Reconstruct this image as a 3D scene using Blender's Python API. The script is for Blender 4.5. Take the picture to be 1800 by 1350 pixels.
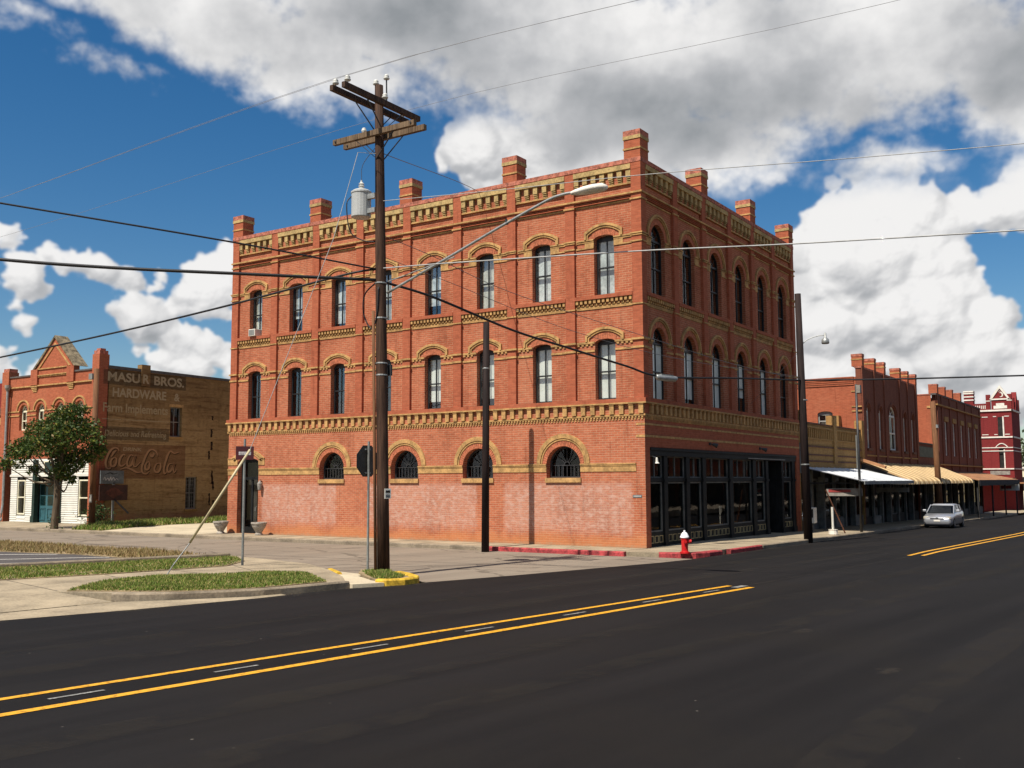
import bpy, bmesh, math, random
from mathutils import Vector, Matrix
random.seed(11)
R = math.radians
for o in list(bpy.data.objects):
    bpy.data.objects.remove(o, do_unlink=True)
SC = bpy.context.scene
COL = SC.collection

# ------------------------------------------------------------------ camera
CAM = Vector((-29.8053, -14.6239, 2.2))
yaw, pitch, roll = 0.5876, 0.0964, -0.0043
fw = Vector((math.cos(pitch)*math.cos(yaw), math.cos(pitch)*math.sin(yaw), math.sin(pitch)))
rt = Vector((math.sin(yaw), -math.cos(yaw), 0)); up = rt.cross(fw)
c_, s_ = math.cos(roll), math.sin(roll)
r2 = c_*rt + s_*up; u2 = -s_*rt + c_*up
cd = bpy.data.cameras.new('camera'); cam = bpy.data.objects.new('camera', cd); COL.objects.link(cam)
cam.matrix_world = Matrix(((r2.x, u2.x, -fw.x, CAM.x), (r2.y, u2.y, -fw.y, CAM.y), (r2.z, u2.z, -fw.z, CAM.z), (0, 0, 0, 1)))
cd.sensor_width = 36; cd.lens = 36*1762.1/1800; cd.clip_end = 8000
SC.camera = cam

# ------------------------------------------------------------------ light and exposure
SUN = Vector((-2.39, 0.28, 3.7)).normalized()            # towards the sun
sd = bpy.data.lights.new('sun', 'SUN'); sd.energy = 5.0; sd.angle = R(0.53); sd.color = (1.0, 0.93, 0.82)
sun = bpy.data.objects.new('sun', sd); COL.objects.link(sun)
sun.rotation_euler = SUN.to_track_quat('Z', 'Y').to_euler()
SC.view_settings.view_transform = 'Standard'; SC.view_settings.look = 'None'
SC.view_settings.gamma = 1; SC.view_settings.exposure = 0.42; SC.view_settings.use_curve_mapping = False

# ------------------------------------------------------------------ node helpers
class NT:
    def __init__(s, tree): s.t = tree
    def n(s, typ, ins=None, **kw):
        x = s.t.nodes.new(typ)
        for k, v in kw.items(): setattr(x, k, v)
        if ins:
            for k, v in ins.items():
                sock = x.inputs[k]
                if isinstance(v, bpy.types.NodeSocket): s.t.links.new(v, sock)
                else: sock.default_value = v
        return x
    def m(s, op, a, b=None, c=None, clamp=False):
        ins = {0: a}
        if b is not None: ins[1] = b
        if c is not None: ins[2] = c
        return s.n('ShaderNodeMath', ins, operation=op, use_clamp=clamp).outputs[0]
    def vm(s, op, a, b=None, out=0):
        ins = {0: a}
        if b is not None: ins[1] = b
        return s.n('ShaderNodeVectorMath', ins, operation=op).outputs[out]
    def mix(s, fac, a, b, bt='MIX'):
        x = s.n('ShaderNodeMix', None, data_type='RGBA', blend_type=bt)
        for k, v in ((0, fac), (6, a), (7, b)):
            if isinstance(v, bpy.types.NodeSocket): s.t.links.new(v, x.inputs[k])
            else: x.inputs[k].default_value = v if k == 0 else (tuple(v)+(1,))[:4]
        return x.outputs[2]
    def sstep(s, x, lo, hi):
        k = s.n('ShaderNodeMapRange', {0: x, 1: lo, 2: hi, 3: 0.0, 4: 1.0}, interpolation_type='SMOOTHSTEP')
        return k.outputs[0]

# ------------------------------------------------------------------ world: Nishita sky with cumulus
BLOBS = [(54.7, 25.8, 4.44, 2.4), (50.0, 24.5, 4.67, 2.51), (45.6, 23.2, 4.51, 2.46), (42.3, 22.2, 3.62, 1.92), (40.3, 25.8, 8.3, 3.41), (33.6, 24.8, 7.4, 4.92), (26.9, 22.5, 8.57, 5.6), (18.8, 22.8, 9.38, 4.86), (11.2, 23.0, 7.19, 4.09), (6.2, 20.5, 3.45, 4.03), (30.3, 18.7, 6.63, 2.77), (35.3, 18.2, 3.0, 2.47), (22.7, 18.7, 7.06, 2.42), (14.2, 19.7, 3.58, 1.73), (14.5, 13.5, 2.66, 2.11), (11.6, 13.6, 3.13, 1.77), (9.3, 13.9, 1.38, 1.3), (13.1, 11.3, 4.34, 2.71), (16.6, 12.2, 1.81, 1.84), (15.8, 8.7, 4.46, 2.77), (11.8, 8.5, 3.11, 2.41), (7.7, 7.1, 2.39, 2.04), (9.7, 6.0, 5.45, 2.08), (16.2, 6.0, 5.94, 2.17), (6.3, 14.7, 1.31, 1.69), (13.2, 16.4, 2.05, 0.88), (60.6, 13.1, 0.75, 0.8), (60.0, 10.0, 1.63, 1.04), (56.5, 11.3, 2.07, 0.57), (60.9, 12.4, 1.29, 0.41), (54.1, 8.9, 2.48, 1.41), (51.7, 7.6, 2.19, 1.11), (51.2, 10.8, 1.48, 1.23), (49.7, 11.5, 1.25, 1.48), (51.7, 6.3, 2.67, 0.7), (60.6, 8.1, 0.53, 0.46), (56.3, 21.8, 0.8, 0.25), (60.3, 22.9, 0.81, 0.27), (59.3, 5.8, 1.31, 0.42), (49.0, 6.5, 2.99, 1.0), (7.0, 4.2, 6.0, 1.2), (15.0, 3.6, 7.0, 1.4), (24.0, 3.4, 5.0, 1.3), (33.0, 3.6, 6.0, 1.1), (44.0, 4.0, 5.0, 0.9), (56.0, 4.6, 4.1, 0.56), (66.0, 6.0, 5.0, 1.3), (0.0, 8.0, 5.0, 2.0)]
SHADES = [(40.3, 25.5, 8.62, 3.14, 0.75), (25.3, 19.6, 9.74, 3.32, 0.85), (31.9, 22.7, 6.7, 2.08, 0.35), (14.2, 21.7, 5.97, 2.54, 0.35), (6.8, 20.4, 2.95, 3.79, 0.6), (13.7, 10.9, 1.6, 1.09, 0.8), (15.3, 7.2, 7.64, 1.23, 0.6), (17.0, 11.0, 1.21, 1.85, 0.5), (9.1, 5.4, 5.4, 0.89, 0.5), (59.4, 9.6, 1.87, 0.58, 0.4), (52.6, 7.6, 3.23, 0.8, 0.55), (11.3, 19.1, 5.73, 1.7, 0.55), (56.2, 11.1, 1.97, 0.54, 0.3), (46.8, 22.2, 4.15, 1.31, 0.3)]
def cloud_window():
    """Cumulus for the part of the sky between azimuth -8 and 76 degrees: cover and brightness, computed once from noise."""
    import numpy as np
    rng = np.random.default_rng(5)
    A0, A1, E0, E1, K = -8.0, 76.0, -1.0, 36.0, 15
    W, H = int((A1-A0)*K), int((E1-E0)*K)
    az, el = np.meshgrid(np.linspace(A0, A1, W, dtype=np.float32), np.linspace(E0, E1, H, dtype=np.float32))
    def perlin(x, y):
        g = rng.uniform(0, 2*np.pi, (256, 256)).astype(np.float32); gx, gy = np.cos(g), np.sin(g)
        xi, yi = np.floor(x).astype(np.int32), np.floor(y).astype(np.int32); xf, yf = x-xi, y-yi
        u, v = xf*xf*xf*(xf*(xf*6-15)+10), yf*yf*yf*(yf*(yf*6-15)+10)
        def d(i, j):
            a, b = (xi+i) & 255, (yi+j) & 255; return gx[a, b]*(xf-i)+gy[a, b]*(yf-j)
        n0 = d(0, 0)*(1-u)+d(1, 0)*u; n1 = d(0, 1)*(1-u)+d(1, 1)*u
        return (n0*(1-v)+n1*v)*1.5
    def fbm(x, y, f, o, gain=0.5):
        t = 0; a = 1.0; s = 0
        for k in range(o):
            t = t+a*perlin(x*f+17.3*k, y*f*1.25+9.1*k); s += a; a *= gain; f *= 2.03
        return t/s
    def ss(x, lo, hi):
        t = np.clip((x-lo)/(hi-lo), 0, 1); return t*t*(3-2*t)
    def blur(x, r):
        for _ in range(2):
            for ax in (0, 1):
                p = np.pad(x, [(r+1, r) if i == ax else (0, 0) for i in (0, 1)], mode='edge'); c = np.cumsum(p, axis=ax, dtype=np.float64)
                n = x.shape[ax]; hi = np.take(c, np.arange(2*r+1, 2*r+1+n), axis=ax); lo = np.take(c, np.arange(0, n), axis=ax)
                x = ((hi-lo)/(2*r+1)).astype(np.float32)
        return x
    n1 = fbm(az, el, 0.17, 5); n2 = fbm(az+31, el+12, 0.17, 5)
    wx, wy = az+2.6*n1, el+1.7*n2
    D = np.full_like(az, -9.0)
    for (a, e, ra, re) in BLOBS:
        r = min(ra, re, 3.0); D = np.maximum(D, r*(1-np.sqrt(((wx-a)/ra)**2+((wy-e)/re)**2)))
    S = np.zeros_like(az)
    for (a, e, ra, re, k) in SHADES:
        S += k*ss(1.25-np.sqrt(((wx-a)/ra)**2+((wy-e)/re)**2), 0, 1.1)
    # heaped billows: many overlapping round heads, small at the rim, large inside
    Z = np.zeros_like(az); n = 0
    ys, xs = np.nonzero(D > -0.15); pick = rng.choice(len(ys), 3800)
    for i in pick:
        y, x = ys[i], xs[i]; d = D[y, x]
        r = (0.22+0.55*max(d, 0)**0.7)*rng.uniform(0.6, 1.5); r = min(r, 2.0); R_ = int(r*K)+1
        y0, y1, x0, x1 = max(y-R_, 0), min(y+R_+1, H), max(x-R_, 0), min(x+R_+1, W)
        q = r*r-((np.arange(x0, x1)-x)/K)[None, :]**2-((np.arange(y0, y1)-y)/K)[:, None]**2
        h = np.sqrt(np.clip(q, 0, None))+np.where(q > 0, 0.45*max(d, 0), 0)
        Z[y0:y1, x0:x1] = np.maximum(Z[y0:y1, x0:x1], h)
    fine = fbm(az, el, 0.8, 5, 0.58); big = fbm(az+5, el+3, 0.11, 4, 0.5)
    f2 = fbm(az+9, el+77, 0.9, 5, 0.6)
    yi = np.clip(np.arange(H)[:, None]+(fine*K*0.75).astype(np.int32), 0, H-1); xi = np.clip(np.arange(W)[None, :]+(f2*K*0.75).astype(np.int32), 0, W-1)
    Z = Z[yi, xi]
    crisp = np.maximum(1-ss(el+0.8*big, 14.5, 17.5), ss(1.6-np.hypot((az-35.5)/4.0, (el-17.0)/3.2), 0.2, 0.9))
    cover = 0.6*blur((Z > 0.02).astype(np.float32), 1)+0.4*blur((Z > 0.02).astype(np.float32), 6)
    wisp = ss(D+0.8*fine+0.6*big, -0.7, 1.1)
    alpha = np.clip(crisp*ss(cover+0.45*f2, 0.22, 0.85)+(1-crisp)*wisp, 0, 1)
    Zs = blur(Z, 2)+0.16*fine; Zl = blur(Z, 9)
    def light(z, k):
        gy, gx = np.gradient(z, 1.0/K); gx, gy = gx*k, gy*k
        return np.clip((-gx*0.25-gy*0.0+0.80+gy*(-0.0))/np.sqrt(1+gx*gx+gy*gy)-gy*0.42/np.sqrt(1+gx*gx+gy*gy), 0, 1.15)
    lit = 0.6*light(Zs, 1.0)+0.4*light(Zl, 0.8)
    thick = ss(blur(D, 6), 0.2, 3.0)
    bc = 0.30+0.88*lit-0.45*np.clip(S, 0, 1)+0.10*fine+0.22*big
    bs = 0.90-0.12*thick+0.55*big+0.13*fine+0.10*(lit-0.7)-0.95*np.clip(S, 0, 1)*(0.45+0.55*thick)
    b = np.clip(crisp*bc+(1-crisp)*bs, 0.06, 1.0)
    img = bpy.data.images.new('cloud_window', W, H, alpha=True, float_buffer=True)
    px = np.empty((H, W, 4), np.float32); px[..., 0] = b; px[..., 1] = alpha; px[..., 2] = 0; px[..., 3] = 1
    img.colorspace_settings.name = 'Non-Color'
    img.pixels.foreach_set(px.ravel()); img.update()
    return img, (A0, A1, E0, E1)
def make_world():
    w = bpy.data.worlds.new('World'); SC.world = w; w.use_nodes = True
    w.cycles.sampling_method = 'MANUAL'; w.cycles.sample_map_resolution = 512
    t = w.node_tree; t.nodes.clear(); N = NT(t)
    sky = N.n('ShaderNodeTexSky', sky_type='NISHITA')
    sky.sun_disc = False; sky.sun_elevation = math.asin(SUN.z); sky.sun_rotation = math.atan2(SUN.x, SUN.y)
    sky.air_density = 1.0; sky.dust_density = 0.4; sky.ozone_density = 2.5
    g = N.n('ShaderNodeTexCoord').outputs['Generated']
    xyz = N.n('ShaderNodeSeparateXYZ', {0: g})
    az = N.m('MULTIPLY', N.m('ARCTAN2', xyz.outputs[1], xyz.outputs[0]), 57.29578)
    el = N.m('MULTIPLY', N.m('ARCSINE', xyz.outputs[2]), 57.29578)
    img, (A0, A1, E0, E1) = cloud_window()
    uv = N.n('ShaderNodeCombineXYZ', {0: N.m('DIVIDE', N.m('SUBTRACT', az, A0), A1-A0), 1: N.m('DIVIDE', N.m('SUBTRACT', el, E0), E1-E0), 2: 0.0}).outputs[0]
    tex = N.n('ShaderNodeTexImage', {0: uv}, image=img, interpolation='Cubic', extension='EXTEND')
    rg = N.n('ShaderNodeSeparateColor', {0: tex.outputs[0]})
    # the rest of the sky: clouds of the same kind scattered by noise
    n1 = N.n('ShaderNodeTexNoise', {'Vector': g, 'Scale': 3.2, 'Detail': 6, 'Roughness': 0.55}).outputs['Fac']
    n2 = N.n('ShaderNodeTexNoise', {'Vector': N.vm('ADD', g, (0.02, 0.0, -0.05)), 'Scale': 5.0, 'Detail': 4}).outputs['Fac']
    ga = N.sstep(n1, 0.50, 0.58); gb = N.m('MULTIPLY_ADD', n2, -1.6, 1.45, clamp=True)
    inA = N.m('SUBTRACT', 1.0, N.sstep(N.m('ABSOLUTE', N.m('SUBTRACT', az, 34.0)), 36.0, 41.0))
    inE = N.m('SUBTRACT', 1.0, N.sstep(el, 29.0, 35.0))
    k = N.m('MULTIPLY', inA, inE)
    al = N.m('ADD', N.m('MULTIPLY', rg.outputs[1], k), N.m('MULTIPLY', ga, N.m('SUBTRACT', 1.0, k)))
    br = N.m('ADD', N.m('MULTIPLY', rg.outputs[0], k), N.m('MULTIPLY', gb, N.m('SUBTRACT', 1.0, k)))
    cl = N.n('ShaderNodeValToRGB', {0: br}); cr = cl.color_ramp
    cr.elements[0].position = 0.0; cr.elements[0].color = (3.1, 3.35, 3.6, 1)
    cr.elements[1].position = 1.0; cr.elements[1].color = (10.4, 10.3, 10.2, 1)
    e = cr.elements.new(0.5); e.color = (5.8, 5.9, 6.1, 1)
    hs = N.n('ShaderNodeHueSaturation', {'Saturation': 1.38, 'Value': 1.06, 'Color': sky.outputs[0]})
    col = N.mix(al, hs.outputs[0], cl.outputs[0])
    bg = N.n('ShaderNodeBackground', {'Color': col, 'Strength': 0.064})
    N.n('ShaderNodeOutputWorld', {0: bg.outputs[0]})
make_world()

# ------------------------------------------------------------------ materials
MATS = {}
def newmat(name):
    m = bpy.data.materials.new(name); m.use_nodes = True; m.node_tree.nodes.clear()
    MATS[name] = m
    return m, NT(m.node_tree)
def finish(N, col, rough, bump=None, bs=0.4, bd=0.01, metal=0.0, spec=0.5, **kw):
    ins = {'Base Color': col, 'Roughness': rough, 'Metallic': metal, 'Specular IOR Level': spec}
    ins.update(kw)
    if bump is not None:
        ins['Normal'] = N.n('ShaderNodeBump', {'Height': bump, 'Strength': bs, 'Distance': bd}).outputs[0]
    b = N.n('ShaderNodeBsdfPrincipled', ins)
    N.n('ShaderNodeOutputMaterial', {0: b.outputs[0]})
    return b
def c4(c): return tuple(c)+(1,) if len(c) == 3 else c
def plain(name, col, rough=0.7, var=0.2, scale=3.0, fine=25.0, bs=0.25, metal=0.0, spec=0.4, tint=None):
    m, N = newmat(name)
    pos = N.n('ShaderNodeNewGeometry').outputs['Position']
    a = N.n('ShaderNodeTexNoise', {'Vector': pos, 'Scale': scale, 'Detail': 5, 'Roughness': 0.6}).outputs['Fac']
    b = N.n('ShaderNodeTexNoise', {'Vector': pos, 'Scale': fine, 'Detail': 4}).outputs['Fac']
    f = N.m('ADD', N.m('MULTIPLY', a, 0.65), N.m('MULTIPLY', b, 0.35))
    dk = tint or tuple(x*(1-2.2*var) for x in col); lt = tuple(min(1, x*(1+1.2*var)) for x in col)
    c = N.mix(N.sstep(f, 0.32, 0.68), dk, lt)
    finish(N, c, rough, b, bs, 0.01, metal, spec)
    return m
def wall_uv(N):
    g = N.n('ShaderNodeNewGeometry')
    p = N.n('ShaderNodeSeparateXYZ', {0: g.outputs['Position']}); n = N.n('ShaderNodeSeparateXYZ', {0: g.outputs['True Normal']})
    k = N.m('GREATER_THAN', N.m('ABSOLUTE', n.outputs[0]), 0.6)
    u = N.m('ADD', N.m('MULTIPLY', p.outputs[1], k), N.m('MULTIPLY', p.outputs[0], N.m('SUBTRACT', 1.0, k)))
    return N.n('ShaderNodeCombineXYZ', {0: u, 1: p.outputs[2], 2: 0.0}).outputs[0], g.outputs['Position'], u, p
def brick(name, c1, c2, mortar, stain=(0.5, 0.42, 0.38), stain_amt=0.6, rects=None, wear=(0.62, 0.40, 0.33), extra=None, ms=0.009, brick_bias=-0.2, streaks=0.45):
    m, N = newmat(name)
    uv, pos, u, p = wall_uv(N)
    bt = N.n('ShaderNodeTexBrick', {'Vector': uv, 'Color1': c4(c1), 'Color2': c4(c2), 'Mortar': c4(mortar), 'Scale': 1.0,
             'Mortar Size': ms, 'Mortar Smooth': 0.3, 'Bias': brick_bias, 'Brick Width': 0.225, 'Row Height': 0.078}, offset=0.5)
    big = N.n('ShaderNodeTexNoise', {'Vector': pos, 'Scale': 0.55, 'Detail': 6, 'Roughness': 0.62}).outputs['Fac']
    med = N.n('ShaderNodeTexNoise', {'Vector': pos, 'Scale': 4.0, 'Detail': 5, 'Roughness': 0.65}).outputs['Fac']
    streak = N.n('ShaderNodeTexNoise', {'Vector': N.vm('MULTIPLY', pos, (2.2, 2.2, 0.22)), 'Scale': 1.6, 'Detail': 5, 'Roughness': 0.6}).outputs['Fac']
    per = N.n('ShaderNodeTexNoise', {'Vector': N.vm('MULTIPLY', uv, (4.4, 12.8, 0)), 'Scale': 1.0, 'Detail': 0}).outputs['Fac']
    c = bt.outputs[0]
    c = N.mix(N.m('MULTIPLY', N.sstep(per, 0.35, 0.75), 0.35), c, tuple(x*0.55 for x in c1))
    f = N.m('ADD', N.m('MULTIPLY', big, 0.5), N.m('ADD', N.m('MULTIPLY', med, 0.25), N.m('MULTIPLY', streak, 0.25)))
    c = N.mix(N.m('MULTIPLY', N.sstep(f, 0.46, 0.66), stain_amt), c, stain, 'MULTIPLY')
    st2 = N.n('ShaderNodeTexNoise', {'Vector': N.vm('MULTIPLY', pos, (5.0, 5.0, 0.35)), 'Scale': 1.0, 'Detail': 5, 'Roughness': 0.65}).outputs['Fac']
    c = N.mix(N.m('MULTIPLY', N.sstep(st2, 0.54, 0.72), streaks), c, (0.45, 0.38, 0.36), 'MULTIPLY')
    lite = N.m('MULTIPLY', N.sstep(f, 0.5, 0.34), 0.22)
    c = N.mix(lite, c, mortar)
    if rects:                                                     # worn patches of old whitewash
        acc = None
        for (y0, y1, z0, z1) in rects:
            ur = N.m('ADD', u, N.m('MULTIPLY', N.m('SUBTRACT', med, 0.5), 0.35)); a = N.m('MULTIPLY', N.sstep(ur, y0-0.08, y0+0.12), N.sstep(ur, y1+0.08, y1-0.12))
            zr = N.m('ADD', p.outputs[2], N.m('MULTIPLY', N.m('SUBTRACT', med, 0.5), 0.3)); b = N.m('MULTIPLY', N.sstep(zr, z0-0.2, z0+0.3), N.sstep(zr, z1+0.1, z1-0.1))
            a = N.m('MULTIPLY', a, b); acc = a if acc is None else N.m('MAXIMUM', acc, a)
        chip = N.n('ShaderNodeTexNoise', {'Vector': N.vm('MULTIPLY', uv, (4.5, 11.0, 1)), 'Scale': 1.0, 'Detail': 4, 'Roughness': 0.7}).outputs['Fac']
        k = N.m('MULTIPLY', N.m('ADD', N.sstep(N.m('ADD', N.m('MULTIPLY', chip, 0.55), N.m('MULTIPLY', med, 0.5)), 0.46, 0.66), 0.50), 0.60)
        k = N.m('ADD', k, N.m('MULTIPLY', N.m('SUBTRACT', 1.0, N.sstep(bt.outputs['Fac'], 0.0, 0.6)), -0.05))
        c = N.mix(N.m('MULTIPLY', acc, k), c, wear)
        zz = N.m('ADD', p.outputs[2], N.m('MULTIPLY', N.m('SUBTRACT', big, 0.5), 1.2))
        c = N.mix(N.m('MULTIPLY', N.sstep(zz, 0.55, 0.1), 0.55), c, (0.50, 0.20, 0.075))
        c = N.mix(N.m('MULTIPLY', N.sstep(N.m('ADD', p.outputs[2], N.m('MULTIPLY', med, 0.3)), 0.27, 0.12), 0.6), c, (0.30, 0.22, 0.14))
    if extra: c = extra(N, c, pos, u, p, big, med, streak)
    h = N.m('ADD', N.m('MULTIPLY', bt.outputs['Fac'], -1.0), N.m('MULTIPLY', med, 0.5))
    finish(N, c, 0.9, h, 0.5, 0.012, 0, 0.2)
    return m

brick('red_brick', (0.425, 0.122, 0.060), (0.335, 0.090, 0.044), (0.48, 0.265, 0.16))
brick('red_brick_plain', (0.40, 0.112, 0.056), (0.335, 0.090, 0.045), (0.40, 0.155, 0.085), stain_amt=0.35, ms=0.005)
RECTS = [(13.75, 18.05, 0.45, 2.1), (6.8, 12.05, 0.45, 2.1), (0.48, 5.6, 0.42, 2.12)]
brick('red_brick_worn', (0.45, 0.136, 0.066), (0.36, 0.100, 0.050), (0.50, 0.285, 0.18), rects=RECTS, wear=(0.52, 0.33, 0.26))
plain('ochre_brick', (0.46, 0.265, 0.098), 0.85, 0.2, 3.0, 14.0, 0.4)
plain('ochre_weathered', (0.43, 0.30, 0.125), 0.9, 0.2, 2.0, 16.0, 0.5)
plain('coping_brick', (0.42, 0.145, 0.095), 0.9, 0.28, 6.0, 22.0, 0.5)
plain('arch_brick', (0.45, 0.14, 0.068), 0.9, 0.22, 9.0, 30.0, 0.6)
def ghost_extra(N, c, pos, u, p, big, med, streak):
    z = N.m('ADD', p.outputs[2], N.m('MULTIPLY', N.m('SUBTRACT', big, 0.5), 4.0))
    c = N.mix(N.m('MULTIPLY', N.sstep(z, 4.2, 7.6), 0.6), c, (0.48, 0.42, 0.36), 'MULTIPLY')
    c = N.mix(N.m('MULTIPLY', N.sstep(streak, 0.56, 0.70), 0.18), c, (0.30, 0.24, 0.20), 'MULTIPLY')
    layer = N.n('ShaderNodeTexNoise', {'Vector': N.vm('MULTIPLY', pos, (0.35, 0.35, 5.0)), 'Scale': 1.0, 'Detail': 6, 'Roughness': 0.7}).outputs['Fac']
    c = N.mix(N.m('MULTIPLY', N.sstep(layer, 0.48, 0.66), 0.65), c, (0.42, 0.32, 0.27), 'MULTIPLY')
    c = N.mix(N.m('MULTIPLY', N.sstep(med, 0.55, 0.7), 0.5), c, (0.5, 0.42, 0.36), 'MULTIPLY')
    return N.mix(N.m('MULTIPLY', N.sstep(N.m('ADD', p.outputs[2], N.m('MULTIPLY', med, 0.8)), 1.1, 0.5), 0.5), c, (0.40, 0.15, 0.09))
brick('yellow_brick', (0.41, 0.26, 0.11), (0.345, 0.215, 0.09), (0.33, 0.23, 0.125), stain_amt=0.35, extra=ghost_extra, ms=0.006, streaks=0.1)
brick('tan_brick', (0.42, 0.24, 0.08), (0.36, 0.20, 0.07), (0.34, 0.22, 0.11), stain_amt=0.5, ms=0.006)
brick('orange_brick', (0.40, 0.112, 0.055), (0.335, 0.088, 0.044), (0.40, 0.17, 0.095), stain_amt=0.3, ms=0.006)
brick('shaded_brown_brick', (0.21, 0.068, 0.040), (0.18, 0.056, 0.034), (0.19, 0.085, 0.052), stain_amt=0.4, ms=0.006)  # brown brick, its colour darkened to carry the shade on the store fronts
brick('painted_red', (0.21, 0.028, 0.028), (0.19, 0.025, 0.026), (0.18, 0.028, 0.028), stain_amt=0.3, ms=0.004)
plain('white_trim', (0.74, 0.70, 0.62), 0.7, 0.1)
plain('white_paint', (0.66, 0.64, 0.57), 0.6, 0.06)
plain('cream_paint', (0.75, 0.70, 0.52), 0.6, 0.08)
plain('black_paint', (0.022, 0.022, 0.024), 0.45, 0.2)
plain('storefront_paint', (0.011, 0.012, 0.0125), 0.6, 0.25, spec=0.2)
plain('sash_grey', (0.15, 0.15, 0.14), 0.6, 0.2, spec=0.2)
plain('green_paint', (0.012, 0.03, 0.022), 0.5, 0.2)
plain('teal_paint', (0.035, 0.11, 0.13), 0.5, 0.15)
plain('gold_trim', (0.42, 0.33, 0.17), 0.6, 0.2)
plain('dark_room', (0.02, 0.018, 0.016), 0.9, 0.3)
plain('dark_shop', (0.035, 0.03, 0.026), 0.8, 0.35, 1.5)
plain('shop_frame', (0.15, 0.15, 0.14), 0.6, 0.2)
plain('grey_frame', (0.33, 0.33, 0.31), 0.6, 0.12)
plain('blind_white', (0.88, 0.87, 0.82), 0.8, 0.06)
plain('reflection_grey', (0.66, 0.68, 0.68), 0.8, 0.22, 1.3, 9.0)  # pale cloud reflection of the top windows, put into a sheet's colour
plain('reflection_tan', (0.60, 0.58, 0.52), 0.8, 0.2, 1.5, 9.0)  # warmer tone of the same painted pane reflection
plain('roof_tar', (0.10, 0.09, 0.085), 0.9, 0.2)
plain('concrete', (0.325, 0.262, 0.175), 0.9, 0.18, 0.9, 18.0, 0.4)
plain('pale_concrete', (0.50, 0.42, 0.29), 0.9, 0.12, 0.7, 18.0, 0.3)
plain('sidewalk_joint', (0.12, 0.10, 0.075), 0.95, 0.2)
plain('old_concrete', (0.25, 0.20, 0.14), 0.9, 0.22, 1.3, 20.0, 0.4)
plain('red_kerb_paint', (0.38, 0.05, 0.052), 0.8, 0.32, 5.0)
plain('yellow_kerb_paint', (0.58, 0.36, 0.03), 0.75, 0.25, 5.0)
plain('hydrant_red', (0.50, 0.012, 0.012), 0.35, 0.12)
plain('white_gloss', (0.80, 0.80, 0.82), 0.35, 0.04)
plain('galvanised', (0.36, 0.37, 0.36), 0.5, 0.15, 6.0, 40.0, 0.1, 0.6)
plain('pipe_grey', (0.20, 0.21, 0.20), 0.55, 0.15)
plain('cable_black', (0.012, 0.012, 0.014), 0.55, 0.1)
plain('cable_grey', (0.38, 0.38, 0.37), 0.5, 0.1)
plain('thin_wire', (0.10, 0.10, 0.11), 0.5, 0.1)
plain('line_wire', (0.22, 0.22, 0.23), 0.5, 0.1)
plain('porcelain', (0.62, 0.62, 0.58), 0.25, 0.08)
plain('steel_dark', (0.06, 0.06, 0.062), 0.5, 0.2, metal=0.5)
plain('transformer_grey', (0.42, 0.43, 0.42), 0.4, 0.06)
plain('sign_back', (0.062, 0.060, 0.052), 0.5, 0.2)
plain('maroon', (0.075, 0.012, 0.016), 0.6, 0.15)
plain('pale_letter', (0.50, 0.46, 0.46), 0.7, 0.3, 20.0)
plain('guard_yellow', (0.50, 0.42, 0.25), 0.5, 0.12)
plain('planter_stone', (0.36, 0.32, 0.27), 0.9, 0.25, 9.0)
plain('soil', (0.05, 0.035, 0.025), 0.95, 0.3)
plain('rust_brown', (0.14, 0.055, 0.028), 0.8, 0.3, 8.0)
plain('sheet_metal', (0.62, 0.64, 0.66), 0.45, 0.05, 1.0, 8.0, 0.1)
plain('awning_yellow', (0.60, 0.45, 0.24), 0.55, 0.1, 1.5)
plain('awning_stripe', (0.36, 0.23, 0.10), 0.6, 0.1, 1.5)  # darker stripe colour of the ribbed awning
plain('awning_brown', (0.36, 0.17, 0.075), 0.7, 0.22, 2.0)
plain('mossy_roof', (0.20, 0.16, 0.10), 0.9, 0.35, 4.0, 18.0, 0.6)
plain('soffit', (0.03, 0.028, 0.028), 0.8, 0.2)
plain('tire', (0.015, 0.015, 0.015), 0.8, 0.1)
plain('bare_soil', (0.27, 0.20, 0.11), 0.95, 0.25, 1.5, 12.0, 0.5)
plain('sign_grey', (0.13, 0.15, 0.155), 0.6, 0.2, 4.0)
plain('sign_brown', (0.055, 0.018, 0.012), 0.6, 0.25, 5.0)
plain('sign_orange', (0.12, 0.035, 0.02), 0.7, 0.25, 5.0)
plain('dull_green', (0.09, 0.10, 0.065), 0.7, 0.2)
plain('red_sign', (0.30, 0.04, 0.035), 0.6, 0.2)
plain('warm_grey', (0.26, 0.24, 0.21), 0.8, 0.2)

def wood(name, c1, c2):
    m, N = newmat(name)
    pos = N.n('ShaderNodeNewGeometry').outputs['Position']
    a = N.n('ShaderNodeTexNoise', {'Vector': N.vm('MULTIPLY', pos, (26, 26, 1.1)), 'Scale': 1.0, 'Detail': 6, 'Roughness': 0.65}).outputs['Fac']
    b = N.n('ShaderNodeTexNoise', {'Vector': pos, 'Scale': 0.8, 'Detail': 4}).outputs['Fac']
    c = N.mix(N.sstep(N.m('ADD', N.m('MULTIPLY', a, 0.7), N.m('MULTIPLY', b, 0.3)), 0.35, 0.65), c1, c2)
    finish(N, c, 0.8, a, 0.6, 0.015, 0, 0.2)
wood('pole_wood', (0.020, 0.010, 0.007), (0.085, 0.045, 0.028))
wood('pole_wood_dark', (0.009, 0.006, 0.006), (0.030, 0.018, 0.016))
wood('pole_wood_brown', (0.09, 0.040, 0.020), (0.20, 0.095, 0.045))
wood('crossarm_wood', (0.06, 0.038, 0.024), (0.22, 0.15, 0.09))
wood('crossarm_dark', (0.025, 0.015, 0.011), (0.10, 0.06, 0.04))
wood('bark', (0.05, 0.035, 0.022), (0.15, 0.11, 0.07))

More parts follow.
